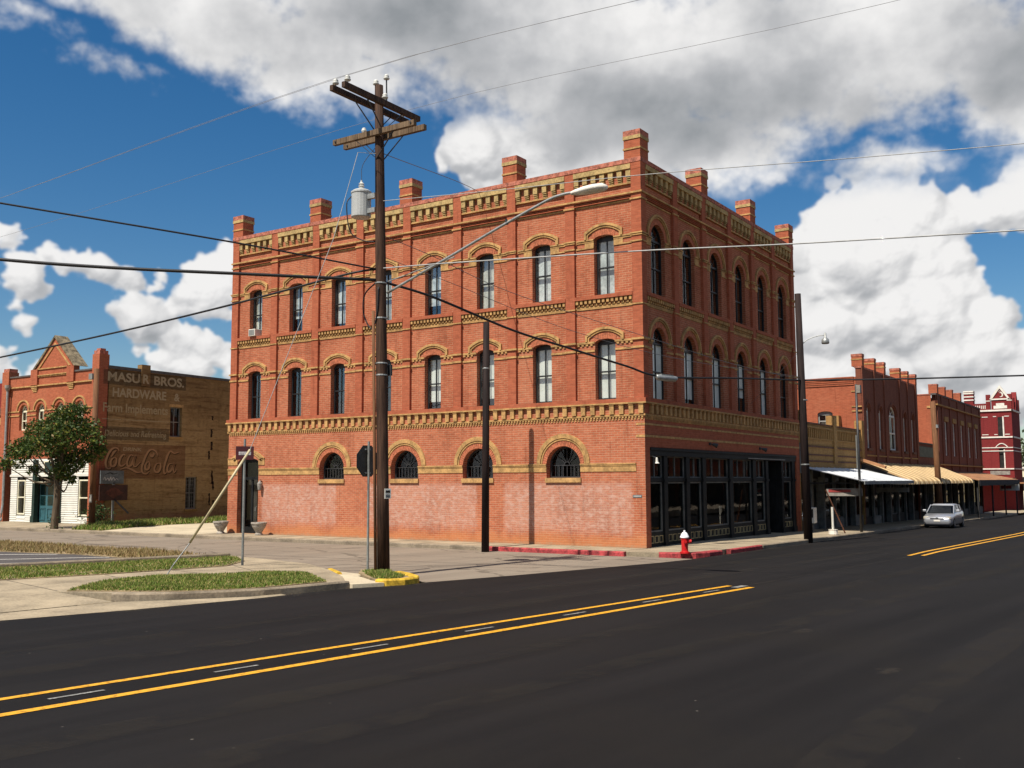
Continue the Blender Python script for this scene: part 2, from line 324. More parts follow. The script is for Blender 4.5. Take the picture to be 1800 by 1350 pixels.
def asphalt(name, base, light, warm, spots=0.7, lanes=False):
    m, N = newmat(name)
    pos = N.n('ShaderNodeNewGeometry').outputs['Position']
    sx = N.n('ShaderNodeSeparateXYZ', {0: pos})
    n1 = N.n('ShaderNodeTexNoise', {'Vector': pos, 'Scale': 90.0, 'Detail': 3, 'Roughness': 0.7}).outputs['Fac']
    along = N.vm('MULTIPLY', N.vm('ADD', pos, N.n('ShaderNodeCombineXYZ', {0: 0.0, 1: N.m('MULTIPLY', sx.outputs[0], 0.12), 2: 0.0}).outputs[0]), (0.06, 0.8, 1.0))
    n2 = N.n('ShaderNodeTexNoise', {'Vector': along, 'Scale': 1.3, 'Detail': 5, 'Roughness': 0.6}).outputs['Fac']
    n3 = N.n('ShaderNodeTexNoise', {'Vector': pos, 'Scale': 0.35, 'Detail': 6, 'Roughness': 0.6}).outputs['Fac']
    c = N.mix(N.sstep(n2, 0.35, 0.7), base, light)
    c = N.mix(N.m('MULTIPLY', N.sstep(n3, 0.45, 0.7), 0.5), c, warm)
    c = N.mix(N.m('MULTIPLY', N.m('SUBTRACT', n1, 0.35), 0.9), c, tuple(x*1.9 for x in light))
    v = N.n('ShaderNodeTexVoronoi', {'Vector': pos, 'Scale': 2.3, 'Randomness': 1.0}, feature='F1')
    gate = N.m('GREATER_THAN', N.n('ShaderNodeSeparateColor', {0: v.outputs['Color']}).outputs[0], 0.66)
    sp = N.m('MULTIPLY', gate, N.sstep(v.outputs['Distance'], 0.05, 0.02))
    c = N.mix(N.m('MULTIPLY', sp, spots), c, (0.20, 0.18, 0.15))
    if not lanes:
        cr = N.n('ShaderNodeTexVoronoi', {'Vector': N.vm('ADD', N.vm('MULTIPLY', pos, (1.0, 0.35, 1.0)), N.vm('MULTIPLY', N.n('ShaderNodeTexNoise', {'Vector': pos, 'Scale': 1.2, 'Detail': 5}).outputs['Color'], (0.9, 0.9, 0))), 'Scale': 0.42}, feature='DISTANCE_TO_EDGE').outputs['Distance']
        c = N.mix(N.m('MULTIPLY', N.sstep(cr, 0.022, 0.008), 0.5), c, tuple(x*0.35 for x in base))
    finish(N, c, 0.85, n1, 0.35, 0.01, 0, 0.14)
asphalt('new_asphalt', (0.0060, 0.0053, 0.0052), (0.0115, 0.0101, 0.0097), (0.0115, 0.0094, 0.0070), 0.55, True)
asphalt('old_asphalt', (0.165, 0.135, 0.105), (0.215, 0.178, 0.138), (0.20, 0.155, 0.115), 0.2)
asphalt('lot_asphalt', (0.055, 0.050, 0.050), (0.085, 0.078, 0.075), (0.08, 0.07, 0.06), 0.3, True)
def paint_line(name, col, thr):
    m, N = newmat(name)
    pos = N.n('ShaderNodeNewGeometry').outputs['Position']
    a = N.n('ShaderNodeTexNoise', {'Vector': pos, 'Scale': 14.0, 'Detail': 6, 'Roughness': 0.75}).outputs['Fac']
    c = N.mix(N.sstep(a, thr, thr+0.12), tuple(x*0.5 for x in col), col)
    finish(N, c, 0.6, a, 0.3, 0.003, 0, 0.3)
paint_line('line_yellow', (0.70, 0.34, 0.022), 0.38)
paint_line('line_white', (0.38, 0.37, 0.34), 0.5)
paint_line('lot_white', (0.55, 0.52, 0.46), 0.4)
def ground_mat():
    m, N = newmat('dry_ground')
    pos = N.n('ShaderNodeNewGeometry').outputs['Position']
    a = N.n('ShaderNodeTexNoise', {'Vector': pos, 'Scale': 0.5, 'Detail': 7, 'Roughness': 0.65}).outputs['Fac']
    b = N.n('ShaderNodeTexNoise', {'Vector': pos, 'Scale': 14.0, 'Detail': 5, 'Roughness': 0.7}).outputs['Fac']
    c = N.mix(N.sstep(a, 0.4, 0.62), (0.27, 0.19, 0.10), (0.15, 0.14, 0.05))
    c = N.mix(N.m('MULTIPLY', b, 0.4), c, (0.33, 0.25, 0.14))
    finish(N, c, 0.95, b, 0.6, 0.03, 0, 0.1)
ground_mat()
def leafy(name, cols, rough=0.55):
    m, N = newmat(name)
    g = N.n('ShaderNodeNewGeometry')
    r = N.n('ShaderNodeValToRGB', {0: g.outputs['Random Per Island']})
    cr = r.color_ramp
    while len(cr.elements) < len(cols): cr.elements.new(0.5)
    for i, (p, c) in enumerate(cols): cr.elements[i].position = p; cr.elements[i].color = c4(c)
    b = N.n('ShaderNodeBsdfPrincipled', {'Base Color': r.outputs[0], 'Roughness': rough, 'Specular IOR Level': 0.25})
    t = N.n('ShaderNodeBsdfTranslucent', {'Color': r.outputs[0]})
    mx = N.n('ShaderNodeMixShader', {0: 0.25, 1: b.outputs[0], 2: t.outputs[0]})
    N.n('ShaderNodeOutputMaterial', {0: mx.outputs[0]})
leafy('leaves', [(0.0, (0.020, 0.040, 0.008)), (0.5, (0.045, 0.080, 0.014)), (0.80, (0.075, 0.115, 0.018)), (0.93, (0.17, 0.17, 0.025)), (0.99, (0.20, 0.13, 0.05))])
leafy('shrub_leaves', [(0.0, (0.02, 0.04, 0.012)), (0.6, (0.05, 0.085, 0.025)), (1.0, (0.09, 0.12, 0.04))])
leafy('grass_green', [(0.0, (0.075, 0.125, 0.018)), (0.55, (0.16, 0.235, 0.035)), (0.78, (0.30, 0.29, 0.08)), (0.94, (0.42, 0.33, 0.14))], 0.7)
leafy('grass_dry', [(0.0, (0.26, 0.18, 0.08)), (0.6, (0.34, 0.25, 0.12)), (0.9, (0.20, 0.19, 0.06)), (1.0, (0.40, 0.30, 0.16))], 0.8)
leafy('far_leaves', [(0.0, (0.02, 0.035, 0.012)), (0.6, (0.045, 0.065, 0.022)), (1.0, (0.07, 0.09, 0.03))])
def glass(name, f0, tint=(1, 1, 1), edge=0.75):
    m, N = newmat(name)
    g = N.n('ShaderNodeNewGeometry')
    cs = N.m('ABSOLUTE', N.vm('DOT_PRODUCT', g.outputs['Incoming'], g.outputs['True Normal'], out=1))
    fr = N.m('MULTIPLY_ADD', N.m('POWER', N.m('SUBTRACT', 1.0, cs), 5.0), edge*(1-f0), f0, clamp=True)
    nz = N.n('ShaderNodeTexNoise', {'Vector': g.outputs['Position'], 'Scale': 1.7, 'Detail': 2}).outputs['Fac']
    bp = N.n('ShaderNodeBump', {'Height': nz, 'Strength': 0.12, 'Distance': 0.02}).outputs[0]
    gl = N.n('ShaderNodeBsdfGlossy', {'Color': (0.95, 0.97, 1, 1), 'Roughness': 0.02, 'Normal': bp})
    tr = N.n('ShaderNodeBsdfTransparent', {'Color': c4(tint)})
    mx = N.n('ShaderNodeMixShader', {0: fr, 1: tr.outputs[0], 2: gl.outputs[0]})
    N.n('ShaderNodeOutputMaterial', {0: mx.outputs[0]})
glass('window_glass', 0.18, (0.86, 0.9, 0.88))
glass('shop_glass', 0.045, (0.62, 0.66, 0.64))
glass('dim_glass', 0.035, (0.90, 0.93, 0.91))
glass('car_glass', 0.05, (0.22, 0.25, 0.25))
def faded(name, col, cover, opacity=0.75, rough_scale=9.0):
    m, N = newmat(name)
    pos = N.n('ShaderNodeNewGeometry').outputs['Position']
    a = N.n('ShaderNodeTexNoise', {'Vector': N.vm('MULTIPLY', pos, (1, 1, 1.8)), 'Scale': rough_scale, 'Detail': 6, 'Roughness': 0.7}).outputs['Fac']
    b = N.n('ShaderNodeTexNoise', {'Vector': pos, 'Scale': 1.4, 'Detail': 3}).outputs['Fac']
    f = N.m('MULTIPLY', N.sstep(N.m('ADD', N.m('MULTIPLY', a, 0.6), N.m('MULTIPLY', b, 0.4)), 0.62-cover*0.4, 0.75-cover*0.4), opacity)
    bs = N.n('ShaderNodeBsdfDiffuse', {'Color': c4(col)}); tr = N.n('ShaderNodeBsdfTransparent')
    mx = N.n('ShaderNodeMixShader', {0: f, 1: tr.outputs[0], 2: bs.outputs[0]})
    N.n('ShaderNodeOutputMaterial', {0: mx.outputs[0]})
faded('ghost_cream', (0.56, 0.44, 0.27), 0.8, 0.62)
faded('ghost_faint', (0.56, 0.43, 0.25), 0.72, 0.6)
faded('ghost_dark', (0.10, 0.075, 0.05), 0.8, 0.42)
faded('ghost_red', (0.24, 0.105, 0.055), 0.85, 0.4)
faded('ghost_coke', (0.50, 0.29, 0.15), 0.85, 0.72)
faded('ghost_shadow', (0.085, 0.05, 0.03), 0.75, 0.6)
faded('pale_mark', (0.62, 0.60, 0.56), 0.9, 0.85, 30.0)
faded('dark_mark', (0.03, 0.03, 0.03), 0.95, 0.9, 30.0)
faded('damage', (0.05, 0.03, 0.02), 0.85, 0.9)
def car_paint():
    m, N = newmat('car_silver')
    finish(N, (0.42, 0.43, 0.46, 1), 0.32, metal=0.55, spec=0.5, **{'Coat Weight': 0.7, 'Coat Roughness': 0.06})
    m, N = newmat('lamp_lens')
    finish(N, (0.75, 0.68, 0.55, 1), 0.12, metal=0.3, spec=0.8)
    m, N = newmat('lamp_glass')
    finish(N, (0.55, 0.58, 0.58, 1), 0.15, spec=0.6)
car_paint()

# ------------------------------------------------------------------ mesh helpers
WL = {}
def wloc(o): return WL.get(o.name, Vector((0, 0, 0))) if o else Vector((0, 0, 0))
class MB:
    def __init__(s): s.v = []; s.f = []
    def add(s, vs, fs):
        k = len(s.v); s.v += [tuple(p) for p in vs]; s.f += [tuple(i+k for i in f) for f in fs]; return s
    def box(s, x0, x1, y0, y1, z0, z1):
        x0, x1 = sorted((x0, x1)); y0, y1 = sorted((y0, y1)); z0, z1 = sorted((z0, z1))
        return s.add([(x0, y0, z0), (x1, y0, z0), (x1, y1, z0), (x0, y1, z0), (x0, y0, z1), (x1, y0, z1), (x1, y1, z1), (x0, y1, z1)],
                     [(3, 2, 1, 0), (4, 5, 6, 7), (0, 1, 5, 4), (1, 2, 6, 5), (2, 3, 7, 6), (3, 0, 4, 7)])
    def obox(s, c, ax, ay, az, hx, hy, hz):
        c = Vector(c); P = []
        for sz in (-1, 1):
            for sx, sy in ((-1, -1), (1, -1), (1, 1), (-1, 1)):
                P.append(c + Vector(ax)*hx*sx + Vector(ay)*hy*sy + Vector(az)*hz*sz)
        return s.add(P, [(3, 2, 1, 0), (4, 5, 6, 7), (0, 1, 5, 4), (1, 2, 6, 5), (2, 3, 7, 6), (3, 0, 4, 7)])
    def bar(s, a, b, w, h):
        a, b = Vector(a), Vector(b); d = (b-a); L = d.length; d.normalize()
        sdv = d.cross(Vector((0, 0, 1)))
        if sdv.length < 1e-3: sdv = Vector((1, 0, 0))
        sdv.normalize(); u = sdv.cross(d)
        return s.obox((a+b)/2, d, sdv, u, L/2, w/2, h/2)
    def tube(s, pts, rad, n=8, cap=True):
        pts = [Vector(p) for p in pts]; k = len(pts)
        rad = rad if isinstance(rad, (list, tuple)) else [rad]*k
        V = []; F = []; pu = None
        for i, p in enumerate(pts):
            d = (pts[min(i+1, k-1)]-pts[max(i-1, 0)]).normalized()
            ref = Vector((0, 0, 1)) if abs(d.z) < 0.95 else Vector((1, 0, 0))
            a = d.cross(ref).normalized(); b = d.cross(a)
            for j in range(n):
                t = 2*math.pi*j/n; V.append(p + (a*math.cos(t)+b*math.sin(t))*rad[i])
        for i in range(k-1):
            for j in range(n):
                F.append((i*n+j, i*n+(j+1) % n, (i+1)*n+(j+1) % n, (i+1)*n+j))
        if cap: F += [tuple(range(n-1, -1, -1)), tuple(range((k-1)*n, k*n))]
        return s.add(V, F)
    def lathe(s, c, prof, n=16):
        V = []; F = []; k = len(prof)
        for r, z in prof:
            for j in range(n):
                t = 2*math.pi*j/n; V.append((c[0]+r*math.cos(t), c[1]+r*math.sin(t), c[2]+z))
        for i in range(k-1):
            for j in range(n): F.append((i*n+j, i*n+(j+1) % n, (i+1)*n+(j+1) % n, (i+1)*n+j))
        F += [tuple(range(n-1, -1, -1)), tuple(range((k-1)*n, k*n))]
        return s.add(V, F)
    def prism(s, poly, z0, z1):
        n = len(poly)
        V = [(x, y, z0) for x, y in poly] + [(x, y, z1) for x, y in poly]
        F = [tuple(range(n-1, -1, -1)), tuple(range(n, 2*n))] + [(i, (i+1) % n, n+(i+1) % n, n+i) for i in range(n)]
        return s.add(V, F)
    def build(s, name, mat, parent=None, at=None, smooth=False, kind=None, bevel=0, label=None):
        me = bpy.data.meshes.new(name)
        at = Vector(at) if at is not None else wloc(parent)
        me.from_pydata([(p[0]-at.x, p[1]-at.y, p[2]-at.z) for p in s.v], [], s.f); me.update()
        if bevel:
            bm = bmesh.new(); bm.from_mesh(me)
            bmesh.ops.bevel(bm, geom=bm.edges[:], offset=bevel, segments=2, affect='EDGES', profile=0.5); bm.to_mesh(me); bm.free()
        if mat: me.materials.append(MATS[mat])
        if smooth:
            for p in me.polygons: p.use_smooth = True
        return place(me, name, parent, at, kind, label)
def place(me, name, parent=None, at=(0, 0, 0), kind=None, label=None, rotz=0):
    o = bpy.data.objects.new(name, me); COL.objects.link(o); at = Vector(at)
    o.location = at - wloc(parent); o.rotation_euler.z = rotz
    if parent: o.parent = parent
    WL[o.name] = at
    if kind: o['kind'] = kind
    if label: o['label'] = label
    return o
def thing(name, loc, label, cat, group=None):
    o = bpy.data.objects.new(name, None); COL.objects.link(o); o.location = loc; WL[o.name] = Vector(loc)
    o.empty_display_size = 0.2; o['label'] = label; o['category'] = cat
    if group: o['group'] = group
    return o
def tag(o, label, cat, group=None):
    o['label'] = label; o['category'] = cat
    if group: o['group'] = group
    return o
def st(o): o['kind'] = 'structure'; return o
def catmull(P, n=8):
    P = [Vector(p) for p in P]; Q = [P[0]*2-P[1]]+P+[P[-1]*2-P[-2]]; out = []
    for i in range(1, len(Q)-2):
        for k in range(n):
            t = k/n; a, b, c, d = Q[i-1], Q[i], Q[i+1], Q[i+2]
            out.append(0.5*((2*b)+(c-a)*t+(2*a-5*b+4*c-d)*t*t+(3*b-a-3*c+d)*t**3))
    return out+[P[-1]]
class Fac:                                 # a wall: u along it, d inward from its face, z up
    def __init__(s, kind, off=0.0): s.k = kind; s.o = off
    def p(s, u, d, z): return (s.o+d, u, z) if s.k == 'A' else (u, s.o+d, z)
    def box(s, mb, u0, u1, d0, d1, z0, z1):
        a, b = s.p(u0, d0, z0), s.p(u1, d1, z1); return mb.box(a[0], b[0], a[1], b[1], z0, z1)
    def quad(s, mb, u0, u1, d, z0, z1):
        return mb.add([s.p(u0, d, z0), s.p(u1, d, z0), s.p(u1, d, z1), s.p(u0, d, z1)], [(0, 1, 2, 3)])
    def band(s, mb, outer, inner, d0, d1):  # solid strip between two polylines of the wall plane
        n = len(outer); V = []
        for d in (d0, d1):
            V += [s.p(u, d, z) for u, z in outer] + [s.p(u, d, z) for u, z in inner]
        F = []
        for i in range(n-1):
            F += [(i, i+1, n+i+1, n+i), (2*n+i, 3*n+i, 3*n+i+1, 2*n+i+1), (i, 2*n+i, 2*n+i+1, i+1), (n+i, n+i+1, 3*n+i+1, 3*n+i)]
        F += [(0, n, 3*n, 2*n), (n-1, 3*n-1, 4*n-1, 2*n-1)]
        return mb.add(V, F)
    def poly(s, mb, pts, d0, d1):
        n = len(pts); V = [s.p(u, d0, z) for u, z in pts]+[s.p(u, d1, z) for u, z in pts]
        F = [tuple(range(n)), tuple(range(2*n-1, n-1, -1))]+[(i, n+i, n+(i+1) % n, (i+1) % n) for i in range(n)]
        return mb.add(V, F)
    def wall(s, mb, u0, u1, z0, z1, d, ops, rev=0.3, n=12):
        # ops: (uc, w, zb, zs, rise); wall face at depth d with openings and their reveals
        cur = u0
        for (uc, w, zb, zs, rise) in sorted(ops):
            a, b = uc-w/2, uc+w/2
            s.quad(mb, cur, a, d, z0, z1)
            if zb > z0: s.quad(mb, a, b, d, z0, zb)
            arc = [(uc-w/2*math.cos(math.pi*i/n), zs+rise*math.sin(math.pi*i/n)) for i in range(n+1)] if rise > 0 else [(a, zs), (b, zs)]
            for (p, q) in zip(arc, arc[1:]):
                mb.add([s.p(p[0], d, p[1]), s.p(q[0], d, q[1]), s.p(q[0], d, z1), s.p(p[0], d, z1)], [(0, 1, 2, 3)])
                mb.add([s.p(p[0], d, p[1]), s.p(q[0], d, q[1]), s.p(q[0], d+rev, q[1]), s.p(p[0], d+rev, p[1])], [(0, 1, 2, 3)])
            for uu in (a, b):
                mb.add([s.p(uu, d, zb), s.p(uu, d+rev, zb), s.p(uu, d+rev, zs), s.p(uu, d, zs)], [(0, 1, 2, 3)])
            mb.add([s.p(a, d, zb), s.p(b, d, zb), s.p(b, d+rev, zb), s.p(a, d+rev, zb)], [(0, 1, 2, 3)])
            cur = b
        s.quad(mb, cur, u1, d, z0, z1)
def arc(uc, rw, zs, rise, n=14, legs=None):
    P = [(uc-rw*math.cos(math.pi*i/n), zs+rise*math.sin(math.pi*i/n)) for i in range(n+1)]
    if legs is not None: P = [(uc-rw, legs)]+P+[(uc+rw, legs)]
    return P
def seg_arc(uc, hw, zsh, rise, n=10, legs=None):      # flat segmental arch with upright legs
    P = [(uc-hw+2*hw*i/n, zsh+rise*(1-(2*i/n-1)**2)) for i in range(n+1)]
    if legs is not None: P = [(uc-hw, legs)]+P+[(uc+hw, legs)]
    return P
def zg(x): return 0.0 if x <= 5 else -0.0125*(min(x, 150)-5)

# ------------------------------------------------------------------ ground, roads, pavements
def sheet(name, xs, y0, y1, dz, mat, ny=1):
    mb = MB(); V = []; n = ny+1
    for x in xs:
        for k in range(n):
            t = k/ny; V.append((x, y0(x)*(1-t)+y1(x)*t, zg(x)+dz))
    F = [(i*n+k, (i+1)*n+k, (i+1)*n+k+1, i*n+k+1) for i in range(len(xs)-1) for k in range(ny)]
    mb.add(V, F); return st(mb.build(name, mat))
def lerp_tab(tab):
    def f(x):
        if x <= tab[0][0]: return tab[0][1]
        for (a, b), (c, d) in zip(tab, tab[1:]):
            if x <= c: return b+(d-b)*(x-a)/(c-a)
        return tab[-1][1]
    return f
ROAD_N = lerp_tab([(-160, 24), (-60, 9.0), (-20.2, 2.27), (-18.15, 1.63), (-15.6, 1.02), (-14.3, 0.90), (-13.2, 0.72), (-12.4, 0.30), (-11.3, 0.10), (-8.7, -0.72), (-5.1, -1.68), (-3.4, -2.12), (-1.9, -2.36), (0.3, -2.50), (6, -2.80), (10, -2.80), (20, -2.72), (30, -2.68), (170, -2.68)])
XS = [-160, -100, -60, -40, -30, -25, -22, -20.2, -18.15, -16.8, -15.6, -14.9, -14.3, -13.7, -13.2, -12.4, -11.8, -11.3, -10, -8.7, -7, -5.1, -3.4, -1.9, -0.8, 0.3, 3, 5, 6, 8, 10, 15, 20, 25, 30, 40, 60, 80, 110, 150, 170]
sheet('ground', [-4000, -160, 5, 40, 80, 150, 4000], lambda x: -4000, lambda x: 4000, -0.30, 'dry_ground')
sheet('main_road', XS, lambda x: -17.5 if x > -90 else -10, ROAD_N, -0.130, 'new_asphalt', 3)
st(MB().add([(-9.9, -3.2, -0.134), (-1.7, -3.2, -0.134), (-1.7, 1.0, -0.134), (-1.9, 8, -0.134), (-1.9, 160, -0.134), (-8.3, 160, -0.134), (-8.4, 22, -0.134), (-8.2, 14, -0.134), (-8.8, 9.5, -0.134), (-9.4, 6, -0.134), (-10.4, 3.6, -0.134), (-11.0, 1.4, -0.134), (-11.5, -0.8, -0.134)], [tuple(range(13))]).build('side_street', 'old_asphalt'))
# far-side pavement along the main road, beyond the camera
st(MB().box(-90, 170, -24, -17.5, -0.5, -0.13).build('far_pavement', 'old_concrete'))
def slab(name, poly, z1, mat, z0=-0.28): return st(MB().prism(poly, z0, z1).build(name, mat))
# pavement round the brick block
slab('pavement', [(-1.75, 33.2), (-1.75, -0.2), (-1.55, -1.15), (-1.25, -1.75), (-0.9, -2.1), (0.3, -2.3), (4.9, -2.55), (4.9, 0.3), (0.3, 0.3), (0.3, 20.3), (2.3, 20.3), (2.3, 33.2)], 0.0, 'concrete')
sheet('pavement_main_street', [4.9, 8, 10, 15, 20, 30, 45, 66, 75, 84, 110, 150], lambda x: ROAD_N(x)+0.16, lambda x: 0.6, 0.0, 'concrete')
slab('store_pavement', [(-1.75, 33.21), (2.44, 33.21), (2.75, 33.6), (2.75, 70), (-1.75, 70)], 0.002, 'concrete')
slab('lot_drive', [(-1.74, 20.4), (0.3, 20.35), (14, 20.35), (14, 28.8), (4, 29.3), (1.0, 28.2), (-1.74, 26.6)], 0.006, 'pale_concrete')
def kerb_run(name, pts, mat, w=0.16, h=0.0, parent=None, dz=0.012, drop=0.30):
    V = []; F = []; n = len(pts)
    for i, p in enumerate(pts):
        a = Vector(pts[max(i-1, 0)]); b = Vector(pts[min(i+1, n-1)]); d = (b-a).normalized(); nn = Vector((-d.y, d.x))
        x, y = p; zz = zg(x)
        for off, z in ((0, -drop), (0, -0.03+dz), (0.025, dz), (w-0.02, dz), (w, -0.02+dz), (w, -drop)):
            V.append((x+nn.x*off, y+nn.y*off, zz+z))
    m = 6
    for i in range(n-1):
        for j in range(m-1): F.append((i*m+j, (i+1)*m+j, (i+1)*m+j+1, i*m+j+1))
    F += [tuple(range(m-1, -1, -1)), tuple(range((n-1)*m, n*m))]
    return st(MB().add(V, F).build(name, mat))
# kerbs: points run so that the kerb's body lies to the left of the run
kerb_run('kerb_brick_block', [(-1.9, 5.0), (-1.9, 12), (-1.9, 33), (-1.9, 70)][::-1], 'old_concrete')
kerb_run('red_kerb_side_street', [(-1.9, 4.95), (-1.9, 2), (-1.88, -0.15)], 'red_kerb_paint')
kerb_run('red_kerb_corner', [(-1.72, -1.25), (-1.42, -1.85), (-1.2, -2.22), (-0.6, -2.42), (0.25, -2.5)], 'red_kerb_paint', w=0.34)
kerb_run('red_kerb_main_street', [(0.85, -2.54), (2.2, -2.62), (3.4, -2.66)], 'red_kerb_paint')
kerb_run('kerb_main_street', [(3.45, -2.66), (6, -2.8), (10, -2.8), (20, -2.72), (30, -2.68), (45, -2.68), (66, -2.68)], 'old_concrete')
kerb_run('kerb_far_main_street', [(84, -2.68), (110, -2.68), (150, -2.68)], 'old_concrete')
# near corner with grass strips, walk, ramps
slab('corner_pavement', [(-60, 12.2), (-21, 5.3), (-17.7, 4.7), (-17.2, 3.35), (-16.7, 2.55), (-16.1, 2.0), (-15.3, 1.45), (-14.3, 1.22), (-13.5, 1.05), (-13.05, 1.0), (-12.2, 1.9), (-11.0, 3.5), (-9.95, 5.3), (-9.3, 8.0), (-9.0, 9.6), (-9.0, 10.0), (-60, 27)], -0.01, 'concrete')
st(MB().add([(-60, 9.35, -0.118), (-19.6, 3.2, -0.118), (-17.55, 2.95, -0.118), (-17.7, 4.7, -0.01), (-21, 5.3, -0.01), (-60, 12.2, -0.01)], [(0, 1, 4, 5), (1, 2, 3, 4)]).build('driveway_apron', 'concrete'))
st(MB().add([(x, ROAD_N(x)-0.02, -0.126) for x in (-60, -40, -20.2, -18.15, -16.8, -15.6, -14.9)]+[(-60, 9.32, -0.126), (-40, 6.3, -0.126), (-19.6, 3.18, -0.126), (-17.5, 2.92, -0.126), (-16.7, 2.2, -0.126), (-15.5, 1.35, -0.126), (-14.8, 1.2, -0.126)], [(i, i+1, i+8, i+7) for i in range(6)]).build('gutter', 'concrete'))
kerb_run('kerb_corner', [(-17.35, 3.3), (-17.1, 2.75), (-16.6, 2.2), (-15.9, 1.65), (-15.2, 1.27), (-14.3, 1.05), (-13.5, 0.9), (-13.1, 0.84)], 'old_concrete', w=0.17)
# low corner ramp down to the crossing, and the little island of the pole with its yellow kerb
slab('corner_ramp', [(-13.1, 0.75), (-12.45, 0.40), (-12.2, 1.0), (-11.55, 2.0), (-11.15, 2.1), (-10.95, 3.1), (-10.9, 3.6), (-12.1, 2.4), (-13.05, 1.2)], -0.055, 'pale_concrete')
slab('pole_island', [(-12.45, 0.55), (-11.95, 0.30), (-11.35, 0.55), (-10.75, 1.4), (-10.3, 2.3), (-10.45, 2.9), (-11.15, 2.35), (-11.9, 1.4)], -0.02, 'bare_soil')
kerb_run('yellow_kerb', [(-12.50, 0.62), (-12.42, 0.36), (-12.05, 0.13), (-11.6, 0.12), (-11.25, 0.36), (-10.8, 1.0), (-10.55, 1.5)], 'yellow_kerb_paint', w=0.22)
kerb_run('yellow_kerb_ramp', [(-11.45, 2.62), (-11.1, 3.1), (-10.75, 3.6)], 'yellow_kerb_paint', w=0.14, dz=0.0)
# parking lot behind the corner
slab('parking_lot', [(-9.2, 9.9), (-11.45, 10.75), (-11.3, 14.0), (-11.8, 17.2), (-14, 24), (-60, 40), (-60, 27.2), (-15.1, 11.4)], 0.0, 'lot_asphalt', -0.25)
for i, (a, b) in enumerate([((-12.6, 16.1), (-11.5, 14.5)), ((-13.6, 14.0), (-11.4, 12.0)), ((-14.5, 12.5), (-11.5, 10.95)), ((-16.0, 17.6), (-14.0, 13.9)), ((-18.5, 16.5), (-15.6, 12.3))]):
    a, b = Vector(a), Vector(b); d = (b-a).normalized(); n = Vector((-d.y, d.x))*0.085; a2 = a-(b-a)*1.2
    st(MB().add([(*(a2-n), 0.004), (*(b-n), 0.004), (*(b+n), 0.004), (*(a2+n), 0.004)], [(0, 1, 2, 3)]).build('parking_line', 'lot_white'))
kerb_run('lot_kerb', [(-9.35, 9.1), (-10.9, 9.62), (-12.75, 10.25), (-15.1, 11.1), (-30, 16.3), (-60, 26.8)][::-1], 'old_concrete', w=0.18, dz=0.10)
# paint on the road
LOW = lerp_tab([(-60, 0.4), (-30, -3.75), (-24.04, -4.58), (-21.07, -5.0), (-16.34, -5.64), (-8.54, -6.67), (2.95, -7.86), (21.4, -8.45), (60, -9.0)])
UPR = lerp_tab([(-60, 0.9), (-30, -3.0), (-23.63, -3.85), (-20.46, -4.33), (-15.53, -5.09), (-8.44, -6.15), (2.75, -7.50), (21.4, -8.05), (60, -8.55)])
def stripe(xa, xb, f, w, mat, name, dz=-0.124, step=1.0):
    n = max(2, int((xb-xa)/step)); xs = [xa+(xb-xa)*i/n for i in range(n+1)]
    V = []
    for x in xs: V += [(x, f(x)-w/2, zg(x)+dz), (x, f(x)+w/2, zg(x)+dz)]
    return st(MB().add(V, [(2*i, 2*i+2, 2*i+3, 2*i+1) for i in range(n)]).build(name, mat))
stripe(-60, -8.5, LOW, 0.145, 'line_yellow', 'road_line'); stripe(-60, -8.44, UPR, 0.125, 'line_yellow', 'road_line')
stripe(2.95, 60, LOW, 0.12, 'line_yellow', 'road_line'); stripe(2.75, 60, UPR, 0.12, 'line_yellow', 'road_line')
MIDL = lambda x: (LOW(x)*0.5+UPR(x)*0.5)
for x in (-23.35, -21.35, -19.2, -17.0, -14.6, -12.2, -10.0):
    stripe(x, x+0.62, MIDL, 0.055, 'line_white', 'old_road_dash', -0.1225, 0.3)
stripe(-8.75, -8.25, MIDL, 0.16, 'line_white', 'old_road_dash', -0.1225, 0.3)

